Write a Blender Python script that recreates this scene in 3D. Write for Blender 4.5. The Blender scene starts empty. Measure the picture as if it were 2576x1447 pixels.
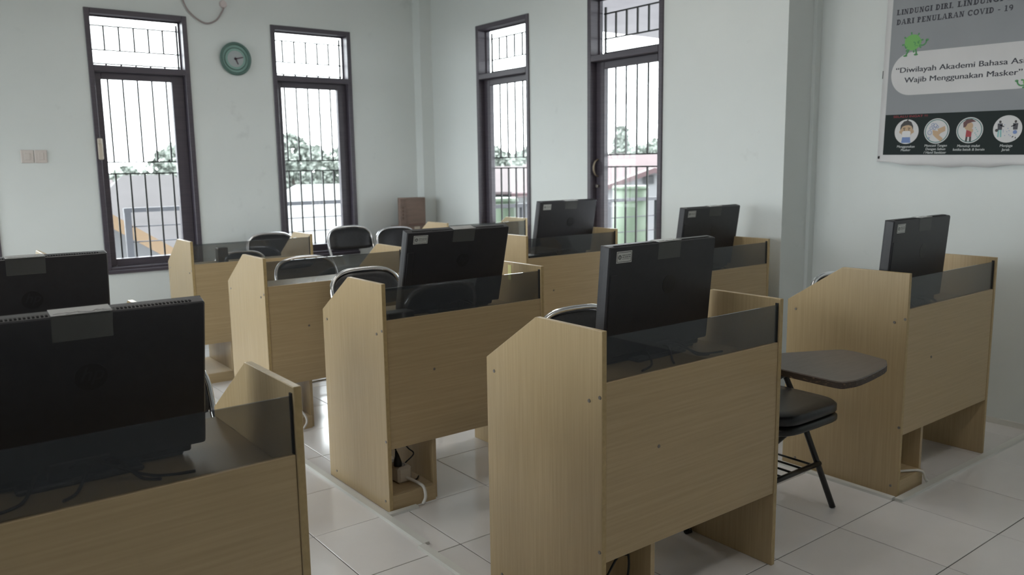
import bpy, bmesh, math, random
from mathutils import Vector, Matrix, Euler
random.seed(7)
R = math.radians
PI = math.pi
scene = bpy.context.scene
COL = scene.collection

# ------------------------------------------------------------------ camera
YAW, PITCH, ROLL = R(52.62577504), R(8.52488216), R(-0.82604147)
F_PX = 2046.815
CAM_H = 1.38207
cam_d = bpy.data.cameras.new('camera')
cam = bpy.data.objects.new('camera', cam_d)
COL.objects.link(cam)
fw = Vector((math.cos(PITCH) * math.cos(YAW), math.cos(PITCH) * math.sin(YAW), -math.sin(PITCH)))
rt = Vector((math.sin(YAW), -math.cos(YAW), 0))
up = rt.cross(fw)
r2 = math.cos(ROLL) * rt + math.sin(ROLL) * up
u2 = -math.sin(ROLL) * rt + math.cos(ROLL) * up
M = Matrix((r2, u2, -fw)).transposed().to_4x4()
M.translation = Vector((0, 0, CAM_H))
cam.matrix_world = M
cam_d.sensor_width = 36.0
cam_d.sensor_fit = 'HORIZONTAL'
cam_d.lens = 36.0 * F_PX / 2576.0
cam_d.clip_start = 0.05
cam_d.clip_end = 400
cam_d.dof.use_dof = True
cam_d.dof.focus_distance = 2.5
cam_d.dof.aperture_fstop = 4.5
scene.camera = cam

# ------------------------------------------------------------------ sky (overcast) and exposure
SKY = 11.0
world = bpy.data.worlds.new('overcast_sky')
scene.world = world
world.use_nodes = True
wn = world.node_tree
bg = wn.nodes['Background']
bg.inputs['Color'].default_value = (0.93, 0.97, 1.0, 1)
bg.inputs['Strength'].default_value = SKY
scene.view_settings.view_transform = 'Standard'
scene.view_settings.look = 'None'
scene.view_settings.gamma = 1.0
scene.view_settings.use_curve_mapping = False
scene.view_settings.exposure = 0.0
scene.cycles.max_bounces = 14
scene.cycles.diffuse_bounces = 8
scene.cycles.transparent_max_bounces = 24
scene.cycles.use_denoising = True

# room measures
YW = 6.865          # inner face of the far window wall
X1 = 4.237          # inner face of the door wall
X2 = 4.54           # inner face of the poster wall (set back)
YS = 2.881          # where the step between the two is
XL, YB = -3.4, -4.0  # sides of the room behind the camera
HC = 3.25           # ceiling

def area(name, loc, sx, sy, power, color=(1, 1, 1), rot=(0, 0, 0), portal=False):
    l = bpy.data.lights.new(name, 'AREA')
    l.shape = 'RECTANGLE'; l.size = sx; l.size_y = sy; l.energy = power; l.color = color
    o = bpy.data.objects.new(name, l); COL.objects.link(o)
    o.location = loc; o.rotation_euler = rot
    if portal: l.cycles.is_portal = True
    return o

# ------------------------------------------------------------------ helpers
def C4(c): return (c[0], c[1], c[2], 1.0)

def mat(name, col, rough=0.5, metal=0.0, spec=0.5, coat=0.0):
    m = bpy.data.materials.new(name); m.use_nodes = True
    b = m.node_tree.nodes['Principled BSDF']
    b.inputs['Base Color'].default_value = C4(col)
    b.inputs['Roughness'].default_value = rough
    b.inputs['Metallic'].default_value = metal
    b.inputs['Specular IOR Level'].default_value = spec
    b.inputs['Coat Weight'].default_value = coat
    return m

def noisy(m, c1, c2, scale=(1, 1, 1), nscale=5.0, detail=4.0, bump=0.0, rough=None, lo=0.3, hi=0.7, random_amt=0.0):
    nt = m.node_tree; N = nt.nodes; L = nt.links; b = N['Principled BSDF']
    tc = N.new('ShaderNodeTexCoord'); mp = N.new('ShaderNodeMapping'); nz = N.new('ShaderNodeTexNoise')
    mp.inputs['Scale'].default_value = scale
    nz.inputs['Scale'].default_value = nscale; nz.inputs['Detail'].default_value = detail
    L.new(tc.outputs['Object'], mp.inputs['Vector']); L.new(mp.outputs['Vector'], nz.inputs['Vector'])
    rp = N.new('ShaderNodeValToRGB')
    rp.color_ramp.elements[0].position = lo; rp.color_ramp.elements[1].position = hi
    rp.color_ramp.elements[0].color = C4(c1); rp.color_ramp.elements[1].color = C4(c2)
    L.new(nz.outputs['Fac'], rp.inputs['Fac'])
    out = rp.outputs['Color']
    if random_amt > 0:
        oi = N.new('ShaderNodeObjectInfo'); mr = N.new('ShaderNodeMapRange')
        mr.inputs['To Min'].default_value = 1 - random_amt; mr.inputs['To Max'].default_value = 1 + random_amt * .4
        L.new(oi.outputs['Random'], mr.inputs['Value'])
        mx = N.new('ShaderNodeMix'); mx.data_type = 'RGBA'; mx.blend_type = 'MULTIPLY'; mx.inputs[0].default_value = 1
        L.new(out, mx.inputs[6]); L.new(mr.outputs['Result'], mx.inputs[7]); out = mx.outputs[2]
    L.new(out, b.inputs['Base Color'])
    if bump:
        bp = N.new('ShaderNodeBump'); bp.inputs['Strength'].default_value = bump; bp.inputs['Distance'].default_value = 0.002
        L.new(nz.outputs['Fac'], bp.inputs['Height']); L.new(bp.outputs['Normal'], b.inputs['Normal'])
    return m

def sheet_glass(name, tint, ior=1.5, rough=0.0, haze=0.0):
    m = bpy.data.materials.new(name); m.use_nodes = True
    nt = m.node_tree; N = nt.nodes; L = nt.links
    for n in list(N): N.remove(n)
    o = N.new('ShaderNodeOutputMaterial'); t = N.new('ShaderNodeBsdfTransparent'); g = N.new('ShaderNodeBsdfGlossy')
    f = N.new('ShaderNodeFresnel'); mx = N.new('ShaderNodeMixShader')
    t.inputs['Color'].default_value = C4(tint); g.inputs['Roughness'].default_value = rough
    ge = N.new('ShaderNodeNewGeometry'); io = N.new('ShaderNodeMix'); io.data_type = 'FLOAT'
    io.inputs[2].default_value = ior; io.inputs[3].default_value = 1.0 / ior      # same reflectance on both faces of a thin sheet
    L.new(ge.outputs['Backfacing'], io.inputs[0]); L.new(io.outputs[0], f.inputs['IOR'])
    L.new(f.outputs[0], mx.inputs[0]); L.new(g.outputs[0], mx.inputs[2])
    if haze > 0:
        d = N.new('ShaderNodeBsdfDiffuse'); d.inputs['Color'].default_value = (.36, .40, .46, 1)  # grey-blue diffuse share puts a haze into the glass
        m2 = N.new('ShaderNodeMixShader'); m2.inputs[0].default_value = haze
        L.new(t.outputs[0], m2.inputs[1]); L.new(d.outputs[0], m2.inputs[2]); L.new(m2.outputs[0], mx.inputs[1])
    else: L.new(t.outputs[0], mx.inputs[1])
    L.new(mx.outputs[0], o.inputs['Surface'])
    return m

class MB:
    """collects simple solids into one mesh"""
    def __init__(self):
        self.v = []; self.f = []; self.mi = []; self.sm = []
    def add(self, vs, fs, mi=0, smooth=False):
        n = len(self.v); self.v += [tuple(p) for p in vs]
        for f in fs:
            self.f.append([n + i for i in f]); self.mi.append(mi); self.sm.append(smooth)
        return self
    def box(self, x0, x1, y0, y1, z0, z1, mi=0, mtx=None):
        vs = [(x, y, z) for z in (z0, z1) for y in (y0, y1) for x in (x0, x1)]
        if mtx is not None: vs = [mtx @ Vector(p) for p in vs]
        return self.add(vs, [(0, 2, 3, 1), (4, 5, 7, 6), (0, 1, 5, 4), (2, 6, 7, 3), (0, 4, 6, 2), (1, 3, 7, 5)], mi)
    def cbox(self, x0, x1, y0, y1, z0, z1, b=0.002, mi=0, mtx=None):
        """box with small chamfers on every edge"""
        bm = bmesh.new()
        bmesh.ops.create_cube(bm, size=1.0)
        for v in bm.verts:
            v.co = Vector(((x0 + x1) / 2 + v.co.x * (x1 - x0), (y0 + y1) / 2 + v.co.y * (y1 - y0), (z0 + z1) / 2 + v.co.z * (z1 - z0)))
        bmesh.ops.bevel(bm, geom=bm.edges[:], offset=b, segments=1, affect='EDGES')
        return self.frombm(bm, mi, mtx)
    def frombm(self, bm, mi=0, mtx=None, smooth=False):
        bm.verts.index_update()
        vs = [v.co.copy() for v in bm.verts]
        if mtx is not None: vs = [mtx @ p for p in vs]
        fs = [[v.index for v in f.verts] for f in bm.faces]
        bm.free()
        return self.add(vs, fs, mi, smooth)
    def prism(self, poly, axis, a0, a1, mi=0, mtx=None):
        """poly in the plane across axis ('x': (y,z), 'y': (x,z), 'z': (x,y)), extruded a0..a1"""
        n = len(poly)
        def P(a, p):
            if axis == 'x': return (a, p[0], p[1])
            if axis == 'y': return (p[0], a, p[1])
            return (p[0], p[1], a)
        vs = [P(a0, p) for p in poly] + [P(a1, p) for p in poly]
        if mtx is not None: vs = [mtx @ Vector(p) for p in vs]
        fs = [tuple(range(n))[::-1], tuple(range(n, 2 * n))] + [(i, (i + 1) % n, n + (i + 1) % n, n + i) for i in range(n)]
        return self.add(vs, fs, mi)
    def tube(self, pts, r, seg=10, mi=0, closed=False, flat=1.0):
        pts = [Vector(p) for p in pts]; n = len(pts)
        rings = []
        prev = None
        for i, p in enumerate(pts):
            if closed: d = pts[(i + 1) % n] - pts[i - 1]
            else: d = pts[min(i + 1, n - 1)] - pts[max(i - 1, 0)]
            d.normalize()
            if prev is None:
                a = Vector((0, 0, 1)) if abs(d.z) < .9 else Vector((0, 1, 0))
                x = d.cross(a).normalized()
            else:
                x = (prev - d * prev.dot(d)).normalized()
            prev = x; y = d.cross(x)
            rr = r[i] if isinstance(r, (list, tuple)) else r
            rings.append([p + x * math.cos(2 * PI * k / seg) * rr + y * math.sin(2 * PI * k / seg) * rr * flat for k in range(seg)])
        vs = [q for g in rings for q in g]; fs = []
        m = n if closed else n - 1
        for i in range(m):
            j = (i + 1) % n
            for k in range(seg):
                l = (k + 1) % seg
                fs.append((i * seg + k, i * seg + l, j * seg + l, j * seg + k))
        base = len(self.v)
        self.add(vs, fs, mi, True)
        if not closed:
            self.f.append([base + k for k in range(seg)][::-1]); self.mi.append(mi); self.sm.append(False)
            self.f.append([base + (n - 1) * seg + k for k in range(seg)]); self.mi.append(mi); self.sm.append(False)
        return self
    def cyl(self, c, axis, r, h, seg=14, mi=0, r2=None):
        c = Vector(c); a = Vector(axis).normalized()
        return self.tube([c, c + a * h], [r, r if r2 is None else r2], seg, mi)
    def build(self, name, mats, parent=None, loc=None):
        me = bpy.data.meshes.new(name)
        me.from_pydata(self.v, [], self.f)
        mats = mats if isinstance(mats, (list, tuple)) else [mats]
        for m in mats: me.materials.append(m)
        for p, i, s in zip(me.polygons, self.mi, self.sm):
            p.material_index = i; p.use_smooth = s
        bm = bmesh.new(); bm.from_mesh(me)
        bmesh.ops.recalc_face_normals(bm, faces=bm.faces[:])
        bm.to_mesh(me); bm.free(); me.update()
        o = bpy.data.objects.new(name, me); COL.objects.link(o)
        if parent is not None: o.parent = parent
        if loc is not None: o.location = loc
        return o

def tag(o, label=None, cat=None, group=None, kind=None):
    if label: o['label'] = label
    if cat: o['category'] = cat
    if group: o['group'] = group
    if kind: o['kind'] = kind
    return o

def empty(name, loc=(0, 0, 0), rz=0.0):
    o = bpy.data.objects.new(name, None); COL.objects.link(o)
    o.location = loc; o.rotation_euler = (0, 0, rz); o.empty_display_size = .1
    return o

def copy_tree(o, parent=None):
    c = o.copy(); COL.objects.link(c)
    if parent is not None: c.parent = parent
    for ch in list(o.children): copy_tree(ch, c)
    return c

def rrect(x0, x1, z0, z1, r, n=5, corners=(1, 1, 1, 1)):
    """rounded rectangle outline, corners: bl, br, tr, tl"""
    out = []
    for (cx, cz, a0, on) in ((x0, z0, PI, corners[0]), (x1, z0, 1.5 * PI, corners[1]), (x1, z1, 0, corners[2]), (x0, z1, .5 * PI, corners[3])):
        sx = 1 if cx == x0 else -1; sz = 1 if cz == z0 else -1
        if not on: out.append((cx, cz)); continue
        ox, oz = cx + sx * r, cz + sz * r
        for k in range(n + 1):
            a = a0 + .5 * PI * k / n
            out.append((ox + r * math.cos(a), oz + r * math.sin(a)))
    return out

def bez(pts, n=8):
    """Catmull-Rom through the points"""
    P = [Vector(p) for p in pts]; P = [P[0]] + P + [P[-1]]; out = []
    for i in range(1, len(P) - 2):
        for k in range(n):
            t = k / n
            out.append(.5 * ((2 * P[i]) + (-P[i - 1] + P[i + 1]) * t + (2 * P[i - 1] - 5 * P[i] + 4 * P[i + 1] - P[i + 2]) * t * t
                             + (-P[i - 1] + 3 * P[i] - 3 * P[i + 1] + P[i + 2]) * t ** 3))
    out.append(P[-2]); return out

# ------------------------------------------------------------------ materials
M_wall = noisy(mat('mint_wall_paint', (.7, .74, .735), .55, spec=.3), (.665, .705, .70), (.705, .742, .738), (1, 1, 1), 1.3, 6, bump=0.05)
def smudge(m):
    nt = m.node_tree; N = nt.nodes; L = nt.links; b = N['Principled BSDF']
    src = b.inputs['Base Color'].links[0].from_socket
    tc = N.new('ShaderNodeTexCoord'); n1 = N.new('ShaderNodeTexNoise'); n2 = N.new('ShaderNodeTexNoise')
    n1.inputs['Scale'].default_value = 11; n1.inputs['Detail'].default_value = 5; n2.inputs['Scale'].default_value = .9
    L.new(tc.outputs['Object'], n1.inputs['Vector']); L.new(tc.outputs['Object'], n2.inputs['Vector'])
    mu = N.new('ShaderNodeMath'); mu.operation = 'MULTIPLY'; L.new(n1.outputs['Fac'], mu.inputs[0]); L.new(n2.outputs['Fac'], mu.inputs[1])
    rp = N.new('ShaderNodeValToRGB'); rp.color_ramp.elements[0].position = .40; rp.color_ramp.elements[1].position = .52
    rp.color_ramp.elements[0].color = (1, 1, 1, 1); rp.color_ramp.elements[1].color = (.9, .9, .9, 1)
    L.new(mu.outputs[0], rp.inputs['Fac'])
    mx = N.new('ShaderNodeMix'); mx.data_type = 'RGBA'; mx.blend_type = 'MULTIPLY'; mx.inputs[0].default_value = 1
    L.new(src, mx.inputs[6]); L.new(rp.outputs['Color'], mx.inputs[7]); L.new(mx.outputs[2], b.inputs['Base Color'])
smudge(M_wall)
M_ceil = mat('white_ceiling', (.8, .8, .79), .8)
M_grout = mat('tile_grout', (.11, .10, .095), .9)
M_tile = noisy(mat('white_ceramic_tile', (.76, .74, .735), .16, spec=.5), (.75, .73, .725), (.81, .79, .785), (1, 1, 1), 3.0, 4, random_amt=.05)
M_frame = noisy(mat('hazed_brown_paint', (.07, .06, .078), .4), (.06, .051, .067), (.08, .069, .086), (2, 2, 30), 3, 4)  # dark brown, lifted and tinted purple to carry the haze around the windows
M_pane = sheet_glass('window_glass', (.97, .985, .98), 1.16)
M_bar = mat('black_iron', (.02, .02, .02), .5)
WD1, WD2 = (.415, .31, .172), (.475, .36, .208)
M_woodv = noisy(mat('beech_laminate_upright', WD2, .27, spec=.6), WD1, WD2, (80, 80, 2.2), 1.6, 5, bump=.03)
M_woodh = noisy(mat('beech_laminate_level', WD2, .36, spec=.5), WD1, WD2, (2.2, 80, 80), 1.6, 5, bump=.03)
M_edge = noisy(mat('beech_edge_band', WD1, .4), (.38, .28, .13), (.46, .34, .17), (30, 30, 30), 2, 3)
M_smoke = sheet_glass('smoked_glass', (.56, .56, .55), haze=.085)
M_gasket = mat('black_gasket', (.012, .012, .012), .6)
M_screw = mat('grey_screw_cap', (.22, .2, .18), .4, .6)
M_black = noisy(mat('black_plastic', (.032, .032, .038), .42), (.03, .03, .036), (.034, .034, .04), (1, 1, 1), 40, 2)
M_blackg = mat('glossy_black', (.01, .01, .011), .12)
M_satin = mat('satin_black', (.024, .024, .027), .3)
M_slot = mat('vent_dark', (.003, .003, .003), .9)
M_topgrey = mat('grey_plastic_top', (.16, .16, .17), .4)
M_tape = mat('clear_tape', (.55, .55, .55), .12)
def tape_mat():
    m = bpy.data.materials.new('clear_tape_film'); m.use_nodes = True
    nt = m.node_tree; N = nt.nodes; L = nt.links
    b = N['Principled BSDF']; o = N['Material Output']
    b.inputs['Base Color'].default_value = (.30, .31, .30, 1); b.inputs['Roughness'].default_value = .25
    t = N.new('ShaderNodeBsdfTransparent'); mx = N.new('ShaderNodeMixShader'); mx.inputs[0].default_value = .16
    L.new(t.outputs[0], mx.inputs[1]); L.new(b.outputs[0], mx.inputs[2]); L.new(mx.outputs[0], o.inputs['Surface'])
    return m
M_film = tape_mat()
M_paper = mat('white_label', (.62, .64, .63), .5)
M_ink = mat('dark_ink', (.03, .035, .035), .6)
M_greyink = mat('grey_ink', (.2, .21, .21), .6)
M_chrome = mat('chrome_tube', (.78, .78, .8), .14, 1.0)
M_vinyl = noisy(mat('black_vinyl', (.016, .016, .018), .33), (.012, .012, .014), (.02, .02, .023), (1, 1, 1), 60, 2, bump=.06)
M_rubber = mat('black_rubber', (.012, .012, .012), .7)
M_ironpaint = mat('black_painted_tube', (.015, .014, .013), .3)
M_tablet = noisy(mat('brown_laminate', (.085, .06, .05), .34), (.07, .05, .042), (.10, .075, .062), (3, 14, 3), 4, 4)
M_worn = noisy(mat('worn_board_edge', (.1, .07, .05), .6), (.05, .033, .024), (.20, .13, .075), (20, 20, 60), 3, 4, lo=.58, hi=.72)
M_trunk = mat('white_trunking', (.66, .66, .63), .4)
M_wcable = mat('white_cable', (.62, .6, .56), .45)
M_bcable = mat('black_cable', (.012, .012, .012), .5)
M_beige = mat('beige_plastic', (.52, .46, .38), .45)
M_carton = noisy(mat('cardboard', (.23, .165, .135), .8), (.20, .145, .12), (.25, .18, .15), (2, 2, 9), 3, 4)
M_yellow = mat('yellow_paper', (.62, .6, .25), .6)
M_clock1 = mat('clock_green_rim', (.085, .16, .14), .4)
M_clock2 = mat('clock_green_face', (.22, .37, .33), .5)
M_clock3 = mat('clock_pale_dial', (.36, .40, .41), .5)
M_clock4 = mat('clock_hand', (.10, .07, .09), .5)

# ------------------------------------------------------------------ setting: floor with its tiles
TX, TY, TS = 2.76, 1.178, 0.40
fl = MB().box(XL, X2 + .3, YB, YW + .2, -.12, -.0025).build('floor', M_grout)
tag(fl, kind='structure')
tile_me = None
for i in range(-8, 5):
    for j in range(-3, 15):
        x, y = TX + i * TS, TY + j * TS
        if x > X2 - .02 or y > YW - .02: continue
        # only tiles the picture can see, with a margin
        d = Vector((x + .2, y + .2, 0)) - cam.location
        z = d.dot(fw)
        if z < .25: continue
        u = d.dot(r2) / z * F_PX
        if abs(u) > 2700: continue
        if tile_me is None:
            t = MB().cbox(.0018, TS - .0018, .0018, TS - .0018, -.006, 0, .0012).build('tile', M_tile, fl)
            tile_me = t.data
        else:
            t = bpy.data.objects.new('tile', tile_me); COL.objects.link(t); t.parent = fl
        t.location = (x, y, 0)
        t.rotation_euler = (random.uniform(-.0006, .0006), random.uniform(-.0006, .0006), 0)

# walls
WIN_W = 0.735
WZ0, WZ1 = 0.605, 2.585
left_windows = [1.30, 2.718, -0.108, -1.525]   # left edges along the far wall
W3_HI, DOOR_HI = 6.008, 4.577

def wall_with_holes(name, axis, a0, a1, d0, d1, holes):
    """axis 'x': wall runs along x and is thick in y; 'y': runs along y and is thick in x"""
    mb = MB()
    def bx(a, b, z0, z1):
        if b - a < 1e-4 or z1 - z0 < 1e-4: return
        if axis == 'x': mb.box(a, b, d0, d1, z0, z1)
        else: mb.box(d0, d1, a, b, z0, z1)
    cur = a0
    for (h0, h1, z0, z1) in sorted(holes):
        bx(cur, h0, 0, HC)
        bx(h0, h1, 0, z0); bx(h0, h1, z1, HC)
        cur = h1
    bx(cur, a1, 0, HC)
    return tag(mb.build(name, M_wall), kind='structure')

wall_with_holes('wall_back', 'x', XL, X1 + .15, YW, YW + .15, [(x, x + WIN_W, WZ0, WZ1) for x in left_windows])
wall_with_holes('wall_right', 'y', YS, YW, X1, X1 + .15, [(W3_HI - WIN_W, W3_HI, WZ0, WZ1), (DOOR_HI - .74, DOOR_HI, 0.0, WZ1 + .03)])
mb = MB(); mb.box(X2, X2 + .15, YB, YS + .0, 0, HC); mb.box(X1 + .15, X2 + .15, YS, YS + .15, 0, HC)
tag(mb.build('wall_right_near', M_wall), kind='structure')
tag(MB().box(X2 - .055, X2, YS - .022, YS, 0, HC).build('trim_1', M_wall), kind='structure')
tag(MB().box(4.109, X1, 6.741, YW, 0, HC).build('trim_2', M_wall), kind='structure')   # column in the corner
SIDE_W = 1.45
added_side_windows = [1.5, 3.2, 4.9]                     # near edges of unseen windows added in the left wall for light
wall_with_holes('wall_left', 'y', YB, YW + .15, XL - .15, XL, [(y, y + SIDE_W, WZ0, WZ1) for y in added_side_windows])
tag(MB().box(XL, X2 + .15, YB - .15, YB, 0, HC).build('wall_front', M_wall), kind='structure')
tag(MB().box(XL, X2 + .3, YB, YW + .2, HC, HC + .12).build('ceiling', M_ceil), kind='structure')
# seam where the skim coat ends on the door wall
tag(MB().box(X1 - .0025, X1, YS, 3.252, 0, HC).build('trim_3', M_wall), kind='structure')
tag(MB().box(X2 - .014, X2, YB, YS - .03, 0, .028).build('baseboard_right', M_trunk), kind='structure')

# windows and door
def opening(name, loc, rz, w, z0, z1, door=False, latch=False, wl=.052, wr=.052):
    FW = .038; D0, D1 = -.012, .115
    zt0, zt1 = 2.128, 2.172        # transom bar
    mb = MB()
    mb.cbox(0, FW, D0, D1, z0, z1, .003); mb.cbox(w - FW, w, D0, D1, z0, z1, .003)
    mb.cbox(FW, w - FW, D0, D1, z1 - FW, z1, .003)
    mb.cbox(FW, w - FW, D0, D1, zt0, zt1, .003)
    if not door:
        mb.cbox(FW, w - FW, D0, D1, z0, z0 + FW, .003)
        mb.cbox(-.004, w + .004, -.03, .0, z0 - .012, z0 + .016, .004)
    root = mb.build(name, M_frame)
    root.location = loc; root.rotation_euler = (0, 0, rz)
    tag(root, kind='structure')
    # sash or leaf
    SW = .052; s0, s1 = .045, .09; g0, g1 = FW + wl, w - FW - wr
    zb = (z0 + FW) if not door else .012
    zt = zt0
    br = .06 if not door else .26
    mb = MB()
    mb.cbox(FW + .002, g0, s0, s1, zb + .002, zt - .002, .003); mb.cbox(g1, w - FW - .002, s0, s1, zb + .002, zt - .002, .003)
    mb.cbox(g0, g1, s0, s1, zt - SW, zt - .002, .003)
    mb.cbox(g0, g1, s0, s1, zb + .002, zb + br, .003)
    sash = mb.build('door_leaf' if door else 'sash', M_frame, root)
    mb = MB().box(g0, g1, .070, .074, zb + br, zt - SW)
    mb.build('pane', M_pane, sash)
    MB().box(FW, w - FW, .085, .089, zt1, z1 - FW).build('transom_pane', M_pane, root)
    # glazing beads
    mb = MB()
    for (a, b, c, d) in ((FW, FW + .012, zt1, z1 - FW), (w - FW - .012, w - FW, zt1, z1 - FW), (FW + .012, w - FW - .012, zt1, zt1 + .012), (FW + .012, w - FW - .012, z1 - FW - .012, z1 - FW)):
        mb.box(a, b, .072, .084, c, d)
    mb.build('glazing_bead', M_frame, root)
    # iron grille outside the glass
    gz0 = z0 + .07 if not door else .1
    lv = [gz0, 1.362, 1.452, 2.20, 2.302, 2.482]
    GD = .135
    mb = MB()
    for z in lv: mb.box(.03, w - .03, GD - .004, GD + .004, z - .005, z + .005)
    gr = mb.build('grille_rail', M_bar, root)
    xs = [.045 + (w - .09) * k / 6 for k in range(7)]
    for k, x in enumerate(xs):
        if k in (0, 6): MB().box(x - .007, x + .007, GD - .006, GD + .006, gz0 - .03, 2.53).build('grille_bar', M_bar, gr)
        else:
            for (za, zc) in ((gz0, lv[1]), (lv[2], lv[3]), (lv[4], lv[5])):
                MB().box(x - .0062, x + .0062, GD - .005, GD + .005, za, zc).build('grille_bar', M_bar, gr)
    if latch:
        mb = MB().cbox(.014, .05, -.028, -.012, 1.47, 1.63, .006); mb.cbox(.012, .04, -.05, -.026, 1.585, 1.625, .006)
        tag(mb.build('window_latch', M_beige, root), 'pale beige window latch')
    if door:
        pts = bez([(FW + .022, .045, 1.42), (FW + .022, .012, 1.40), (FW + .02, .0, 1.355), (FW + .022, .012, 1.31), (FW + .022, .045, 1.29)], 6)
        tag(MB().tube(pts, .007, 8).build('handle', mat('dull_bronze', (.22, .18, .13), .4, .6), sash), 'bowed metal pull handle')
        mb = MB().cyl((FW + .026, .045, 1.22), (0, -1, 0), .012, .02, 10)
        mb.build('lock', M_screw, sash)
    return root

opening('window_1', (left_windows[0], YW, 0), 0, WIN_W, WZ0, WZ1, latch=True, wr=.095)
opening('window_2', (left_windows[1], YW, 0), 0, WIN_W, WZ0, WZ1, wr=.085)
opening('window_3', (X1, W3_HI, 0), -PI / 2, WIN_W, WZ0, WZ1, wl=.085)
opening('door_1', (X1, DOOR_HI, 0), -PI / 2, .74, 0, WZ1 + .03, door=True, wl=.085)
opening('window_4', (left_windows[2], YW, 0), 0, WIN_W, WZ0, WZ1)
opening('window_5', (left_windows[3], YW, 0), 0, WIN_W, WZ0, WZ1)
for k, y in enumerate(added_side_windows):
    opening('window_%d' % (6 + k), (XL, y, 0), PI / 2, SIDE_W, WZ0, WZ1)  # added opening, lets sky light onto the surfaces facing left
    area('sky_portal', (XL - .2, y + SIDE_W / 2, 1.6), 2.0, SIDE_W, 1, rot=(0, -PI / 2, 0), portal=True)
for x in left_windows:
    area('sky_portal', (x + WIN_W / 2, YW + .2, 1.6), WIN_W, 2.0, 1, rot=(-PI / 2, 0, 0), portal=True)
area('sky_portal', (X1 + .2, W3_HI - WIN_W / 2, 1.6), 2.0, WIN_W, 1, rot=(0, PI / 2, 0), portal=True)
area('sky_portal', (X1 + .2, DOOR_HI - .37, 1.35), 2.5, WIN_W, 1, rot=(0, PI / 2, 0), portal=True)

# ------------------------------------------------------------------ unseen tube lamps, added under the ceiling to fill in light
M_tubelit = bpy.data.materials.new('fill_light_tube'); M_tubelit.use_nodes = True
_b = M_tubelit.node_tree.nodes['Principled BSDF']
_b.inputs['Emission Color'].default_value = (1, .95, .88, 1); _b.inputs['Emission Strength'].default_value = 21.0
def added_tube_lamp(x, y, label):
    root = empty('added_fill_lamp', (x, y, HC)); tag(root, label, 'lamp', 'added fill lamps')
    MB().cbox(-.62, .62, -.09, .09, -.07, 0, .01).build('lamp_body', M_ceil, root)
    for s in (-1, 1):
        MB().tube([(-.58, s * .05, -.09), (.58, s * .05, -.09)], .014, 10).build('tube', M_tubelit, root)
added_tube_lamp(0.9, 3.4, 'added unseen twin tube fill lamp above the middle desks')
added_tube_lamp(3.0, 3.4, 'added unseen twin tube fill lamp in front of the glass door')
added_tube_lamp(0.9, 0.2, 'added unseen twin tube fill lamp above the camera')
added_tube_lamp(3.0, 0.2, 'added unseen twin tube fill lamp near the poster')

# ------------------------------------------------------------------ desks
W, D, D1, HF, H, T = .8216, .5442, .2882, .7682, .935, .018
GT, GB, PB, UB = .9149, .7882, .2622, .2408
DT0, DT1 = .722, .744

def make_desk(label):
    root = empty('computer_desk')
    tag(root, label, 'desk', 'beech computer desks')
    prof = [(0, 0), (0, H), (D1, H), (D, HF), (D, 0)]
    b = .0015
    for k, x in enumerate((0, W - T)):
        bm = bmesh.new()
        vs0 = [bm.verts.new((x, p[0], p[1])) for p in prof]; vs1 = [bm.verts.new((x + T, p[0], p[1])) for p in prof]
        bm.faces.new(vs0[::-1]); bm.faces.new(vs1)
        n = len(prof)
        edge_faces = [bm.faces.new((vs0[i], vs0[(i + 1) % n], vs1[(i + 1) % n], vs1[i])) for i in range(n)]
        bmesh.ops.bevel(bm, geom=bm.edges[:], offset=b, segments=1, affect='EDGES')
        mb = MB().frombm(bm)
        for i, f in enumerate(mb.f):
            c = [sum(mb.v[q][a] for q in f) / len(f) for a in range(3)]
            if abs(c[0] - (x + T / 2)) < T / 2 - .003: mb.mi[i] = 1
        p = mb.build('side_panel', [M_woodv, M_edge], root)
        if k == 0:
            for (v, z) in ((.502, .728), (.052, .731), (.009, .749), (.009, .298), (.03, .043), (.477, .039)):
                MB().cyl((.0005, v, z), (-1, 0, 0), .006, .0025, 10, r2=.005).build('screw', M_screw, p)
    fp = MB().cbox(T + .0008, W - T - .0008, .003, .021, PB, GB, .001).build('front_panel', M_woodh, root)
    MB().cyl((UB - .009, .0035, .56), (0, -1, 0), .006, .0025, 10, r2=.005).build('screw', M_screw, fp)
    MB().cbox(T + .0005, W - T - .0005, .0215, D - .012, DT0, DT1, .001).build('desktop', M_woodh, root)
    dp = MB().cbox(UB - T, UB, .0215, D - .029, .0, DT0 - .0005, .001).build('divider_panel', M_woodv, root)
    MB().cbox(T + .0005, UB - T - .0005, .022, D - .03, .05, .066, .001).build('bottom_shelf', M_woodh, root)
    MB().cbox(T + .0005, UB - T - .0005, .004, .021, .0, .066, .001).build('kick_board', M_woodh, root)
    g = MB().box(T + .0006, W - T - .0006, .009, .014, GB - .004, GT).build('glass_screen', M_smoke, root)
    MB().box(W - T - .0035, W - T - .0002, .006, .017, GB + .001, GT + .006).build('edge_strip', M_gasket, root)
    return root

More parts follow.
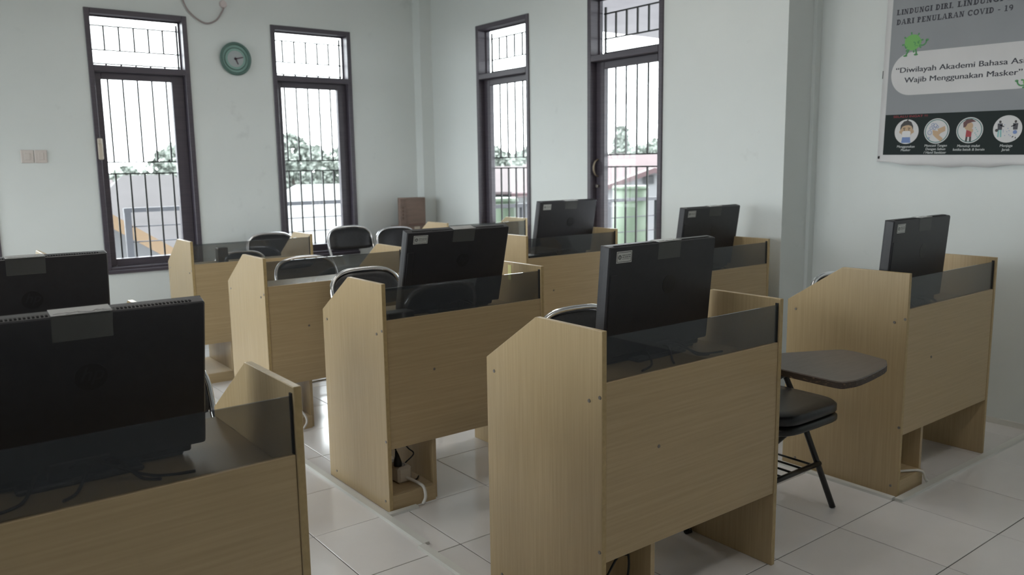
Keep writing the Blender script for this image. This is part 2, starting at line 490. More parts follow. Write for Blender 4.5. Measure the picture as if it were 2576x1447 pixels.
desk_specs = [  # x, y, angle, label
    (1.499, 1.564, -.004, 'beech desk with the large bare side panel nearest the camera, below the printed white label'),
    (-.174, 1.575, 0, 'beech desk cut off at the lower left corner, only its right end showing'),
    (1.488, 2.781, .006, 'beech desk with a yellow paper strip inside and a power strip below'),
    (3.197, 1.582, .009, 'beech desk under the grey health poster, white trunking around its foot'),
    (3.288, 2.870, 0, 'beech desk against the plain wall between glass door and wall step'),
    (3.224, 4.066, 0, 'beech desk standing in front of the barred glass door'),
    (1.482, 4.013, .007, 'empty beech desk, a black chair showing through its smoked glass, white cord at its foot'),
    (1.497, 5.300, -.001, 'pale lit beech desk nearest the two windows, small black box on top'),
    (3.528, 5.462, 0, 'beech desk in the far corner, in front of the cardboard box'),
    (-.165, 2.770, 0, 'beech desk almost hidden between the two large monitors at the left'),
    (-.140, 5.122, 0, 'beech desk whose pale panel tip shows above the rear left monitor'),
]
desk0 = make_desk('')
desks = []
for i, (x, y, a, lab) in enumerate(desk_specs):
    o = desk0 if i == 0 else copy_tree(desk0)
    o.location = (x, y, 0); o.rotation_euler = (0, 0, a); o['label'] = lab
    desks.append(o)
DK = dict(zip(['D', 'A', 'C', 'H', 'G', 'F', 'E2', 'E1', 'F2', 'A2', 'A4'], desks))
# yellow strip stuck to the inside of one right side panel
tag(MB().box(W - T - .0014, W - T - .0004, .215, .240, .852, .922).build('paper_strip', M_yellow, DK['C']), 'narrow yellow paper strip')

# ------------------------------------------------------------------ all-in-one monitors
MW, MH = .52, .36
def text_mesh(txt, size, bold=0.0, shear=0.0, align='LEFT'):
    cu = bpy.data.curves.new('txt', 'FONT'); cu.body = txt; cu.size = size; cu.offset = bold; cu.shear = shear
    cu.align_x = align; cu.resolution_u = 3
    o = bpy.data.objects.new('txt', cu); COL.objects.link(o)
    dg = bpy.context.evaluated_depsgraph_get()
    me = bpy.data.meshes.new_from_object(o.evaluated_get(dg))
    vs = [v.co.copy() for v in me.vertices]; fs = [list(p.vertices) for p in me.polygons]
    bpy.data.objects.remove(o); bpy.data.curves.remove(cu); bpy.data.meshes.remove(me)
    return vs, fs

def make_monitor(lean):
    """origin: middle of the foot on the desk; back of the set faces -y"""
    root = empty('desktop_monitor')
    tilt = Matrix.Translation((0, .03, .03)) @ Matrix.Rotation(R(lean), 4, 'X')
    hw = MW / 2
    # back shell: full at the front, slightly smaller at the back face; rounded outline
    mb = MB()
    o1 = rrect(-hw, hw, 0, MH, .006, 3); o2 = rrect(-hw + .0015, hw - .0015, .0015, MH - .0015, .006, 3); o3 = rrect(-hw + .005, hw - .005, .004, MH - .004, .006, 3)
    n = len(o1); vs = []
    for o_, y in ((o1, .0), (o1, -.012), (o2, -.030), (o3, -.034)): vs += [(p[0], y, p[1]) for p in o_]
    fs = [tuple(range(n)), tuple(range(3 * n, 4 * n))[::-1]]
    for r_ in range(3): fs += [(r_ * n + i, r_ * n + (i + 1) % n, (r_ + 1) * n + (i + 1) % n, (r_ + 1) * n + i) for i in range(n)]
    mb.add([tilt @ Vector(p) for p in vs], fs)
    shell = mb.build('back_shell', M_black, root)
    # side column of ports, a shallow raised strip
    MB().cbox(-hw + .012, -hw + .040, -.0365, -.033, .02, MH - .09, .001, mtx=tilt).build('port_strip', M_black, shell)
    # vent slots along the top
    mb = MB()
    k = -hw + .03
    while k < hw - .03:
        mb.box(k, k + .0042, -.026, -.018, MH - .0012, MH + .0004, mtx=tilt); k += .0075
    vs_ = mb.build('vent_slots', M_slot, shell); tag(vs_, kind='stuff')
    # screen
    MB().cbox(-hw + .0005, hw - .0005, .0, .006, .0005, MH - .0005, .001, mtx=tilt).build('bezel', M_black, root)
    MB().box(-hw + .012, hw - .012, .006, .0066, .035, MH - .012, mtx=tilt).build('screen', M_blackg, root)
    # round emblem pressed into the middle of the back
    mb = MB()
    ring = [(.03 + .031 * math.cos(2 * PI * q / 28), MH * .6 + .031 * math.sin(2 * PI * q / 28)) for q in range(28)]
    mb.prism(ring, 'y', -.0347, -.033, 0, tilt)
    em = mb.build('emblem', M_satin, shell)
    vs, fs = text_mesh('hp', .045, .0005, .35, 'CENTER')
    MB().add([tilt @ Vector((p.x + .03, -.0351, MH * .6 - .008 + p.y)) for p in vs], fs).build('emblem_letters', M_black, em)
    # lower bar (speaker) and the foot behind
    mb = MB(); mb.cbox(-hw + .03, hw - .03, -.022, .03, -.020, .0, .004, mtx=tilt)
    mb.cbox(-hw + .045, hw - .045, -.016, .02, -.030, -.018, .004, mtx=tilt)
    mb.build('speaker_bar', M_black, root)
    mb = MB(); mb.cbox(-.12, .12, -.03, .045, 0, .012, .004); mb.cbox(-.06, .06, -.012, .02, .008, .05, .004)
    mb.build('stand', M_black, root)
    # tape over the camera at the top
    mb = MB()
    mb.box(-.035, .075, -.0352, -.0344, MH - .056, MH + .0015, mtx=tilt)
    mb.build('tape', M_film, shell)
    mb = MB(); mb.box(-.035, .075, -.0345, .006, MH + .0008, MH + .0018, mtx=tilt)
    random.seed(5)
    for q in range(9):
        x0 = -.03 + q * .011
        mb.tube([tilt @ Vector((x0, -.033 + random.uniform(0, .01), MH + .002)), tilt @ Vector((x0 + .012, -.030 + random.uniform(0, .01), MH + .0026)), tilt @ Vector((x0 + .022, -.032 + random.uniform(0, .01), MH + .002))], .0009, 5)
    tag(mb.build('tape_fold', M_tape, shell), 'crumpled clear tape folded over the top edge')
    # asset label
    lx0, lx1, lz0, lz1 = -hw + .033, -hw + .101, MH - .053, MH - .016
    st = MB().box(lx0, lx1, -.0348, -.0340, lz0, lz1, mtx=tilt).build('asset_label', M_paper, shell)
    mb = MB(); e = .0022; y0, y1 = -.0350, -.0346
    a0, a1, c0, c1 = lx0 + .003, lx1 - .003, lz0 + .003, lz1 - .003
    for (p, q, r_, s_) in ((a0, a1, c0, c0 + .0013), (a0, a1, c1 - .0013, c1), (a0, a0 + .0013, c0, c1), (a1 - .0013, a1, c0, c1)):
        mb.box(p, q, y0, y1, r_, s_, mtx=tilt)
    cx, cz = a0 + .011, (c0 + c1) / 2
    ro = [(cx + .0078 * math.cos(2 * PI * q / 18), cz + .0078 * math.sin(2 * PI * q / 18)) for q in range(18)]
    mb.prism(ro, 'y', -.0350, -.0346, 1, tilt)
    mb.prism([(cx - .003, cz - .0026), (cx + .003, cz - .0026), (cx, cz + .003)], 'y', -.0352, -.0350, 2, tilt)
    random.seed(11)
    for li, (zz, h_) in enumerate(((cz + .0055, .0034), (cz - .0005, .0036), (cz - .0062, .0018))):
        x = a0 + .0215
        while x < a1 - .004:
            w_ = random.uniform(.0011, .0024)
            mb.box(x, min(x + w_, a1 - .003), y0, y1, zz - h_ / 2, zz + h_ / 2, 1, mtx=tilt)
            x += w_ + (.0007 if random.random() < .8 else .0022)
    mb.build('label_print', [M_ink, M_greyink, M_paper], st)
    # cables falling on the desktop behind the set
    random.seed(3)
    for q, (x0, x1, x2) in enumerate(((-.08, -.12, -.20), (.02, -.02, -.05), (.05, .10, .13), (-.02, .12, .20))):
        pts = bez([(x0, -.01, .035), (x0 + (x1 - x0) * .3, -.045, .03 + .006 * q), (x1, -.085, .0045), (x2, -.118, .0045)], 6)
        MB().tube(pts, .0035, 7).build('cable', M_bcable, root)
    return root

mon_specs = [  # desk, middle x, y of the top back edge, lean, yaw, height scale, label
    ('D', 2.000, 1.79, 5, 1.2, 1.0, 'black desktop monitor with legible white label, on the desk with the bare side panel'),
    ('A', .266, 1.775, 11, 0, .955, 'large black desktop monitor at the left edge, wide tape and vent slots on its top'),
    ('C', 1.960, 2.92, 15, -2, 1.0, 'black desktop monitor leaning well back, on the desk with the yellow paper strip'),
    ('H', 3.528, 1.70, 4, 1.3, 1.01, 'black desktop monitor under the grey health poster'),
    ('G', 3.850, 3.08, 8, 1.3, 1.0, 'black desktop monitor against the plain wall between the glass door and the wall step'),
    ('F', 3.750, 4.24, 11, -.6, 1.035, 'black desktop monitor standing just left of the barred glass door'),
    ('A2', .313, 2.97, 8, 0, .97, 'black desktop monitor behind the big left one, in front of the first window'),
]
for (dk, mx, my, lean, yaw, zs_, lab) in mon_specs:
    o = make_monitor(lean)
    tag(o, lab, 'monitor', 'black desktop monitors')
    o.location = (mx, my - .03 + .034 * math.cos(R(lean)) + MH * math.sin(R(lean)), DT1 + .0004)
    o.rotation_euler = (0, 0, R(yaw)); o.scale = (1, 1, zs_)

# small dark boxes and gear on the desktops
def black_box(name, x, y, z, sx, sy, sz, rz, label, cat, grp=None):
    root = empty(name, (x, y, z), rz)
    tag(root, label, cat, grp)
    MB().cbox(-sx / 2, sx / 2, -sy / 2, sy / 2, 0, sz, .004).build('casing', M_black, root)
    mb = MB()
    for k in range(5): mb.box(-sx / 2 + .012 + k * .012, -sx / 2 + .018 + k * .012, -sy / 2 - .0006, -sy / 2 + .001, sz * .3, sz * .7)
    tag(mb.build('slots', M_slot, root), kind='stuff')
    MB().tube(bez([(sx / 2 - .002, 0, .012), (sx / 2 + .02, .01, .006), (sx / 2 + .06, .0, .004), (sx / 2 + .09, .03, .004)], 5), .003, 6).build('cable', M_bcable, root)
    return root
black_box('adapter_box', 1.600, 2.865, DT1, .125, .07, .062, .02, 'low black box behind the tinted glass of the desk with the yellow strip', 'box', 'black boxes behind the glass')
black_box('adapter_box', 3.325, 4.150, DT1, .125, .07, .055, .0, 'low black box behind the tinted glass of the desk by the glass door', 'box', 'black boxes behind the glass')
black_box('speaker_box', 1.775, 5.56, DT1, .068, .06, .118, .0, 'small upright black box on the pale desk nearest the windows', 'box')

# ------------------------------------------------------------------ folding chairs
def make_chair():
    """faces -y; origin on the floor in the middle"""
    root = empty('folding_chair')
    HWD = .205
    # main loop: front foot, up and back, over the top, down again
    side = [(-HWD, -.20, .012), (-HWD, -.08, .26), (-HWD, .06, .50), (-HWD, .165, .66)]
    top = []
    zc, yz = .70, lambda z: .165 + (z - .66) * .30
    ex = 3.0
    for k in range(0, 25):
        a = PI - PI * k / 24
        cx, sx = math.cos(a), math.sin(a)
        x = HWD * math.copysign(abs(cx) ** (2 / ex), cx); z = zc + (.84 - zc) * abs(sx) ** (2 / ex)
        top.append((x, yz(z), z))
    pts = side + top + [(-p[0], p[1], p[2]) for p in side[::-1]]
    MB().tube(pts, .0115, 10).build('main_frame', M_chrome, root)
    # rear legs
    for s in (-1, 1):
        MB().tube([(s * .178, -.12, .43), (s * .178, .05, .22), (s * .178, .225, .012)], .0105, 8).build('rear_leg', M_chrome, root)
    mb = MB(); mb.tube([(-.178, .17, .085), (.178, .17, .085)], .007, 8); mb.tube([(-.205, -.15, .115), (.205, -.15, .115)], .007, 8)
    mb.build('stretcher', M_chrome, root)
    for (x, y) in ((-HWD, -.20), (HWD, -.20), (-.178, .225), (.178, .225)):
        dy = .02 if y < 0 else -.02
        MB().tube([(x, y, .0), (x, y + dy * .9, .045)], [.0165, .0145], 10).build('rubber_foot', M_rubber, root)
    # seat pad
    bm = bmesh.new()
    bmesh.ops.create_grid(bm, x_segments=10, y_segments=10, size=.5)
    outline = 4.0
    top_v = []
    mb = MB(); nx = 12
    vs = []; fs = []
    for lay, (z0, sc, dome) in enumerate(((.418, .96, 0), (.424, 1.0, 0), (.448, 1.0, 0), (.458, .95, .006), (.463, .6, .008), (.465, .02, .008))):
        for k in range(32):
            a = 2 * PI * k / 32; c, s = math.cos(a), math.sin(a)
            vs.append((.19 * sc * math.copysign(abs(c) ** .45, c), -.03 + .185 * sc * math.copysign(abs(s) ** .45, s), z0 + dome))
    bm.free()
    for l in range(5):
        fs += [(l * 32 + k, l * 32 + (k + 1) % 32, (l + 1) * 32 + (k + 1) % 32, (l + 1) * 32 + k) for k in range(32)]
    fs.append(tuple(range(32))[::-1]); fs.append(tuple(range(160, 192)))
    mb.add(vs, fs, 0, True); mb.build('seat', M_vinyl, root)
    # backrest pad following the tube
    out = []
    hw2 = HWD - .008
    for k in range(0, 21):
        a = PI * k / 20; cx, sx = math.cos(a), math.sin(a)
        out.append((hw2 * math.copysign(abs(cx) ** (2 / 3.), cx), .70 + .128 * abs(sx) ** (2 / 3.)))
    for k in range(0, 9):
        a = PI + PI * k / 8; cx, sx = math.cos(a), math.sin(a)
        out.append((hw2 * math.copysign(abs(cx) ** .5, cx), .680 - .034 * abs(sx) ** .5))
    n = len(out); vs = []; fs = []
    cz = .73
    def bend(x): return -.018 * (1 - (x / hw2) ** 2)   # the pad is hollow: its middle sits further back
    layers = ((-.012, .95), (-.015, .6), (-.015, .05)), ((.012, .95), (.014, .6), (.014, .05))
    def ringpts(dy, sc): return [(x * sc, yz(cz + (z - cz) * sc) - bend(x * sc) * 1.0 + dy - .004, cz + (z - cz) * sc) for (x, z) in out]
    seq = [ringpts(-.015, .04), ringpts(-.016, .6), ringpts(-.013, .95), ringpts(-.004, 1.0), ringpts(.006, 1.0), ringpts(.012, .95), ringpts(.014, .6), ringpts(.014, .04)]
    for rr in seq: vs += rr
    for l in range(len(seq) - 1):
        fs += [(l * n + k, l * n + (k + 1) % n, (l + 1) * n + (k + 1) % n, (l + 1) * n + k) for k in range(n)]
    fs.append(tuple(range(n))); fs.append(tuple(range((len(seq) - 1) * n, len(seq) * n)))
    MB().add(vs, fs, 0, True).build('backrest', M_vinyl, root)
    return root

chair_specs = [  # x, y of the back top, top z, angle, label
    (2.085, 2.33, .842, -.02, 'black folding chair behind the monitor of the desk with the bare side panel'),
    (2.01, 3.955, .855, 0.02, 'black folding chair with chrome tube, behind the desk with the yellow strip'),
    (2.065, 4.87, .838, 0.0, 'black folding chair seen through the smoked glass of the desk without monitor'),
    (2.54, 6.68, .858, 0.0, 'black folding chair against the wall between the two far windows'),
    (2.03, 5.96, .792, 0.0, 'low black folding chair behind the pale desk, seen through glass beside the black box'),
    (3.225, 6.60, .882, 0.0, 'black folding chair in front of the second window, its chrome legs showing below'),
    (3.655, 6.53, .852, 0.0, 'black folding chair below the cardboard box in the far corner'),
    (3.815, 2.30, .822, 0.0, 'black folding chair, only a chrome shoulder showing over the desk under the poster'),
    (.543, 2.57, .829, 0.03, 'black folding chair half hidden behind the big monitor at the left edge'),
]
ch0 = make_chair()
for i, (x, y, z, a, lab) in enumerate(chair_specs):
    o = ch0 if i == 0 else copy_tree(ch0)
    s = z / .8515
    o.scale = (s, s, s)
    o.rotation_euler = (0, 0, a)
    dy = .222 * s
    o.location = (x + math.sin(a) * dy, y - math.cos(a) * dy, 0)
    tag(o, lab, 'chair', 'black folding chairs')

# ------------------------------------------------------------------ lecture chair with writing tablet
def tablet_chair():
    root = empty('tablet_chair', (2.69, 1.90, 0))
    tag(root, 'black lecture chair with brown writing tablet, between the middle desk and the poster desk', 'chair')
    for s in (-1, 1):
        MB().tube([(s * .216, -.205, .0), (s * .216, -.02, .40), (s * .216, .10, .62), (s * .205, .17, .80)], .0125, 10).build('front_leg', M_ironpaint, root)
        MB().tube([(s * .19, -.13, .405), (s * .19, .06, .20), (s * .19, .26, .0)], .0125, 10).build('rear_leg', M_ironpaint, root)
    # pad on a shallow pan
    for nm, mm, z0, z1, sc in (('seat_pan', M_ironpaint, .385, .418, 1.0), ('seat', M_vinyl, .420, .462, .985)):
        vs = []; fs = []; lay = ((z0, .95), (z0 + .006, 1.0), (z1 - .012, 1.0), (z1 - .002, .95), (z1, .7), (z1, .02))
        for (z, q) in lay:
            for k in range(32):
                a = 2 * PI * k / 32; c, s = math.cos(a), math.sin(a)
                vs.append((.205 * sc * q * math.copysign(abs(c) ** .42, c), -.05 + .205 * sc * q * math.copysign(abs(s) ** .42, s), z))
        for l in range(5): fs += [(l * 32 + k, l * 32 + (k + 1) % 32, (l + 1) * 32 + (k + 1) % 32, (l + 1) * 32 + k) for k in range(32)]
        fs.append(tuple(range(32))); fs.append(tuple(range(160, 192)))
        MB().add(vs, fs, 0, True).build(nm, mm, root)
    mb = MB()
    o_ = rrect(-.2, .2, .60, .80, .05, 4); mb.prism(o_, 'y', .115, .14)
    mtx = Matrix.Translation((0, .13, .7)) @ Matrix.Rotation(R(-14), 4, 'X') @ Matrix.Translation((0, -.13, -.7))
    MB().prism(o_, 'y', .118, .142, 0, mtx).build('backrest', M_vinyl, root)
    # book rack below the seat
    MB().tube([(-.19, .115, .165), (.19, .115, .165)], .008, 8).build('rack_bar', M_ironpaint, root)
    rk = MB().tube([(-.216, -.135, .165), (.222, -.135, .165)], .011, 8).build('book_rack', M_ironpaint, root)
    for k in range(6):
        x = -.17 + k * .068
        MB().tube([(x, -.135, .17), (x, .115, .17)], .0045, 6).build('rack_rod', M_ironpaint, rk)
    # arm tube and writing tablet on the sitter's right
    MB().tube(bez([(-.235, .10, .43), (-.235, .0, .47), (-.225, -.14, .56), (-.18, -.27, .652), (-.12, -.36, .658)], 6), .013, 10).build('tablet_arm', M_ironpaint, root)
    P = [(-.33, -.545), (-.25, -.556), (-.05, -.527), (.035, -.487), (.055, -.465), (.085, -.36), (.088, -.31), (.06, -.275), (-.12, -.185), (-.20, -.14), (-.22, .06), (-.24, .09), (-.31, .09), (-.335, .06), (-.34, -.30), (-.345, -.51)]
    P = [(p.x, p.y) for p in bez([(a, b, 0) for a, b in P] + [(P[0][0], P[0][1], 0)], 4)][:-1]
    mb = MB(); n = len(P)
    cx, cy = -.14, -.33
    vs = [(x, y, .664) for x, y in P] + [(x, y, .684) for x, y in P] + [(cx + (x - cx) * .985, cy + (y - cy) * .985, .687) for x, y in P]
    fs = [tuple(range(n))[::-1], tuple(range(2 * n, 3 * n))]
    mb.add(vs, fs, 0)
    mb.add(vs, [(i, (i + 1) % n, n + (i + 1) % n, n + i) for i in range(n)], 1)
    mb.add(vs, [(n + i, n + (i + 1) % n, 2 * n + (i + 1) % n, 2 * n + i) for i in range(n)], 0)
    mb.build('writing_tablet', [M_tablet, M_worn], root)
    return root
tablet_chair()

# ------------------------------------------------------------------ floor trunking, cords
def trunking(label, segs):
    root = empty('floor_trunking', (segs[0][0], segs[0][1], 0)); tag(root, label, 'trunking', 'white floor trunking')
    ox, oy = segs[0][0], segs[0][1]
    for (x0, y0, x1, y1, w) in segs:
        mb = MB()
        if abs(x1 - x0) < abs(y1 - y0):
            prof = [(-w / 2, 0), (w / 2, 0), (w * .42, .011), (-w * .42, .011)]
            mb.prism([(x0 - ox + p[0], p[1]) for p in prof], 'y', min(y0, y1) - oy, max(y0, y1) - oy)
        else:
            prof = [(-w / 2, 0), (w / 2, 0), (w * .42, .011), (-w * .42, .011)]
            mb.prism([(y0 - oy + p[0], p[1]) for p in prof], 'x', min(x0, x1) - ox, max(x0, x1) - ox)
        mb.build('cover_strip', M_trunk, root)
    return root
trunking('white trunking on the floor along the bare sides of the middle desks', [(1.455, 2.45, 1.455, 6.2, .034), (1.435, 1.30, 1.435, 2.448, .034), (1.472, 2.762, 1.605, 2.762, .028)])
trunking('white trunking on the floor around the foot of the desk under the poster', [(3.165, 1.58, 3.165, 2.80, .030), (3.165, 1.560, 4.50, 1.560, .036)])

def cord(dk, name, pts, r, m, label):
    return tag(MB().tube(bez(pts, 7), r, 8).build(name, m, DK[dk]), label)
ps = empty('power_strip', (1.617, 2.905, .0664), .04)
tag(ps, 'beige power strip lying in the leg box of the desk with the yellow strip', 'power strip')
MB().cbox(-.034, .034, -.032, .15, 0, .072, .010).build('casing', M_beige, ps)
for y in (.0, .06, .12): MB().cyl((-.006, y, .0715), (0, 0, 1), .021, .002, 16).build('socket', M_screw, ps)
mb = MB().tube(bez([(.006, -.030, .022), (.012, -.052, .020), (.022, -.095, .014), (.026, -.128, .004), (.020, -.148, -.030), (.008, -.146, -.056)], 7), .0066, 8)
tag(mb.build('cable', M_wcable, ps), 'white flexible cord')
mb = MB().tube([(0, 0, 0), (0, 0, .014), (-.002, 0, .045), (-.006, 0, .066)], [.0185, .0175, .009, .004], 12)
mb.tube(bez([(-.006, 0, .066), (-.012, .02, .12), (.01, .10, .22), (.0, .16, .36)], 6), .0035, 7)
pg = mb.build('power_plug', M_bcable); pg.location = (1.598, 2.902, .1404); tag(pg, 'black plug standing in the beige power strip', 'plug')
cord('C', 'power_cord', [(.15, .18, .30), (.155, .18, .24), (.185, .16, .19), (.20, .14, .165), (.16, .16, .12), (.12, .16, .075), (.17, .09, .072), (.21, .12, .070)], .003, M_bcable, 'thin black cord inside the leg box with the beige power strip')
cord('H', 'power_cord', [(.16, .10, .32), (.165, .09, .24), (.15, .08, .17), (.10, .10, .135), (.05, .15, .13)], .003, M_bcable, 'thin black cord in the leg box of the desk under the poster')
cord('H', 'white_cord', [(.03, .10, .07), (.10, .05, .074), (.19, -.002, .070), (.215, -.012, .03), (.25, -.008, .012)], .0055, M_wcable, 'short white cord leaving the leg box of the desk under the poster')
cord('D', 'power_cord', [(.13, .12, .45), (.14, .11, .30), (.19, .09, .22), (.185, .08, .14), (.16, .1, .075)], .0035, M_bcable, 'black cord looping in the leg box of the desk nearest the camera')
cord('D', 'power_cord', [(.07, .10, .40), (.075, .09, .26), (.09, .09, .15), (.14, .08, .21), (.19, .09, .20)], .0035, M_bcable, 'second black cord hanging in the leg box of the desk nearest the camera')
cord('E2', 'white_cord', [(.10, .10, .13), (.13, .03, .135), (.17, -.015, .09), (.175, -.03, .045), (.14, -.03, .006)], .0055, M_wcable, 'white cord curling out at the foot of the desk without monitor')

# ------------------------------------------------------------------ things on the far wall and in the corner
ck = empty('wall_clock', (2.406, YW, 2.283)); tag(ck, 'round green wall clock between the two far windows', 'clock')
def disc(r, n=40): return [(r * math.cos(2 * PI * k / n), r * math.sin(2 * PI * k / n)) for k in range(n)]
MB().tube([(.118 * math.cos(2 * PI * k / 40), -.018, .122 * math.sin(2 * PI * k / 40)) for k in range(40)], .012, 8, closed=True).build('rim', M_clock1, ck)
MB().prism(disc(.115), 'y', -.012, 0).build('face', M_clock2, ck)
mb = MB(); mb.tube([(.088 * math.cos(2 * PI * k / 40), -.0125, .088 * math.sin(2 * PI * k / 40)) for k in range(40)], .004, 6, closed=True)
mb.build('ring', M_clock1, ck)
MB().prism(disc(.066), 'y', -.0135, -.012).build('dial', M_clock3, ck)
for nm, ang, ln, wd in (('hour_hand', R(157), .048, .007), ('minute_hand', R(76), .064, .006)):
    mt = Matrix.Translation((0, -.0165, 0)) @ Matrix.Rotation(ang, 4, 'Y')
    MB().prism([(-wd, -.012), (wd, -.012), (wd * .6, ln), (-wd * .6, ln)], 'y', -.001, .001, 0, mt).build(nm, M_clock4, ck)

sw = empty('wall_switch', (.89, YW, 1.497)); tag(sw, 'pair of beige switch plates on the wall left of the first window', 'switch')
M_ivory = mat('ivory_plastic', (.60, .55, .52), .45)
for s in (-1, 1):
    p = MB().cbox(s * .043 - .041, s * .043 + .041, -.01, 0, -.047, .047, .004).build('switch_plate', M_ivory, sw)
    MB().cbox(s * .043 - .018, s * .043 + .018, -.014, -.01, -.026, .026, .002).build('rocker', M_ivory, p)

lc = empty('wall_cable', (2.335, YW, 2.70)); tag(lc, 'thin looped cable hanging from a round white outlet above the first window', 'cable')
MB().tube(bez([(-.33, -.012, .32), (-.335, -.012, .10), (-.30, -.012, -.04), (-.235, -.012, -.115), (-.15, -.012, -.155), (-.07, -.012, -.125), (-.02, -.012, -.06), (0, -.014, -.02)], 7), .0065, 8).build('cord', mat('greyed_cord', (.33, .28, .28), .6), lc)
mb = MB().cyl((0, 0, .01), (0, -1, 0), .032, .022, 20, r2=.024)
mb.build('outlet', mat('pinkish_white', (.62, .55, .55), .5), lc)

# cardboard box standing on a lower carton in the corner
low = empty('carton', (3.93, 6.705, 0), 0); tag(low, 'tall plain carton carrying the smaller cardboard box in the far corner', 'box')
MB().cbox(-.16, .14, -.11, .11, 0, .835, .004).build('carton_body', M_carton, low)
MB().box(-.03, .03, -.111, -.11, .0, .83).build('packing_tape', M_beige, low)
bx = empty('cardboard_box', (3.945, 6.62, .836), 0); tag(bx, 'brown cardboard box with one side flap open, in the far corner', 'box')
MB().cbox(-.125, .085, -.02, .135, 0, .262, .003).build('box_body', M_carton, bx)
mt = Matrix.Translation((-.125, -.02, 0)) @ Matrix.Rotation(R(28), 4, 'Z')
fp_ = MB().cbox(-.105, 0, -.002, .002, .004, .258, .0008, 0, mt).build('flap', M_carton, bx)
mb = MB()
for k in range(4):
    z = .07 + k * .032
    mb.box(-.066, -.046, -.0026, -.002, z, z + .02, 0, mt)
mb.build('flap_print', mat('faded_brown_ink', (.16, .10, .075), .8), fp_)
MB().box(-.10, .06, -.0206, -.02, .012, .02).build('bottom_shade_strip', mat('bottom_shade_brown', (.17, .10, .08), .9), bx)  # dark strip painted as the shadow along the box's bottom edge

# ------------------------------------------------------------------ health poster
BS = .018
po = empty('health_poster', (X2 - .011, 2.45, 1.40)); po.rotation_euler = (BS, 0, 0)
tag(po, 'grey and white vinyl health poster hanging on the right wall', 'poster')
def ps_(s, z, d=0.0): return Vector((-d, -s, z - 1.40))    # s to the right on the poster, z height, d towards the room
M_pw = noisy(mat('banner_white', (.62, .62, .63), .6, spec=.25), (.60, .60, .61), (.65, .65, .66), (1, 1, 1), 4, 3)
M_pg = noisy(mat('banner_grey', (.28, .295, .315), .6, spec=.25), (.27, .285, .305), (.295, .31, .33), (1, 1, 1), 3, 4)
M_pd = mat('banner_dark', (.018, .026, .026), .65, spec=.2)
M_pt = mat('print_navy', (.03, .03, .045), .5)
M_pgreen = mat('print_green', (.15, .42, .10), .5)
M_pgreen2 = mat('print_dark_green', (.07, .27, .09), .5)
M_pred = mat('print_red', (.33, .02, .03), .5)
M_pcap = mat('print_pale', (.5, .52, .52), .5)
M_pskin = mat('print_skin', (.48, .33, .20), .5)
M_phair = mat('print_hair', (.03, .025, .025), .5)
M_pblue = mat('print_blue', (.14, .22, .46), .5)
M_pmask = mat('print_mask', (.66, .66, .67), .5)
M_pteal = mat('print_teal', (.03, .16, .15), .5)
M_pcyan = mat('print_cyan', (.2, .45, .45), .5)
M_pbrown = mat('print_brown', (.10, .03, .03), .5)
PW = .86; PTOP = 2.62
def banner_d(s, z):
    d = .0
    if z < 1.41: d += .012 * (1.41 - z) / .05 * (.4 + .6 * math.sin(s * 5.2 + .3) ** 2)
    return d
vs = []; fs = []
ns = 30; zs = [PTOP, 2.2, 1.8, 1.45, 1.41, 1.395, 1.38, 1.36]
for z in zs:
    for k in range(ns + 1):
        s = -.018 + (PW + .036) * k / ns
        zz = z
        if z <= 1.361: zz = 1.375 - .026 * math.sin(min(1, max(0, s / PW)) * PI) ** .8 + .004 * math.sin(s * 30)
        vs.append(ps_(s, zz, banner_d(s, z)))
for r_ in range(len(zs) - 1):
    fs += [(r_ * (ns + 1) + k, r_ * (ns + 1) + k + 1, (r_ + 1) * (ns + 1) + k + 1, (r_ + 1) * (ns + 1) + k) for k in range(ns)]
ba = MB().add(vs, fs, 0, True).build('banner_sheet', M_pw, po)
so = ba.modifiers.new('thickness', 'SOLIDIFY'); so.thickness = .0012; so.offset = 0
MB().tube([ps_(-.012, 1.398, -.001), ps_(-.004, 1.398, -.001)], .009, 8).build('hem_rod', M_bcable, po)
MB().tube([ps_(-.012, PTOP, 0), ps_(PW + .012, PTOP, 0)], .008, 8).build('top_rod', M_bcable, po)
MB().box(-.0015, .0005, -.008 + .024, -.004 + .024, .435, .478).build('margin_strip', M_bcable, po)  # short black upright strip on the left margin

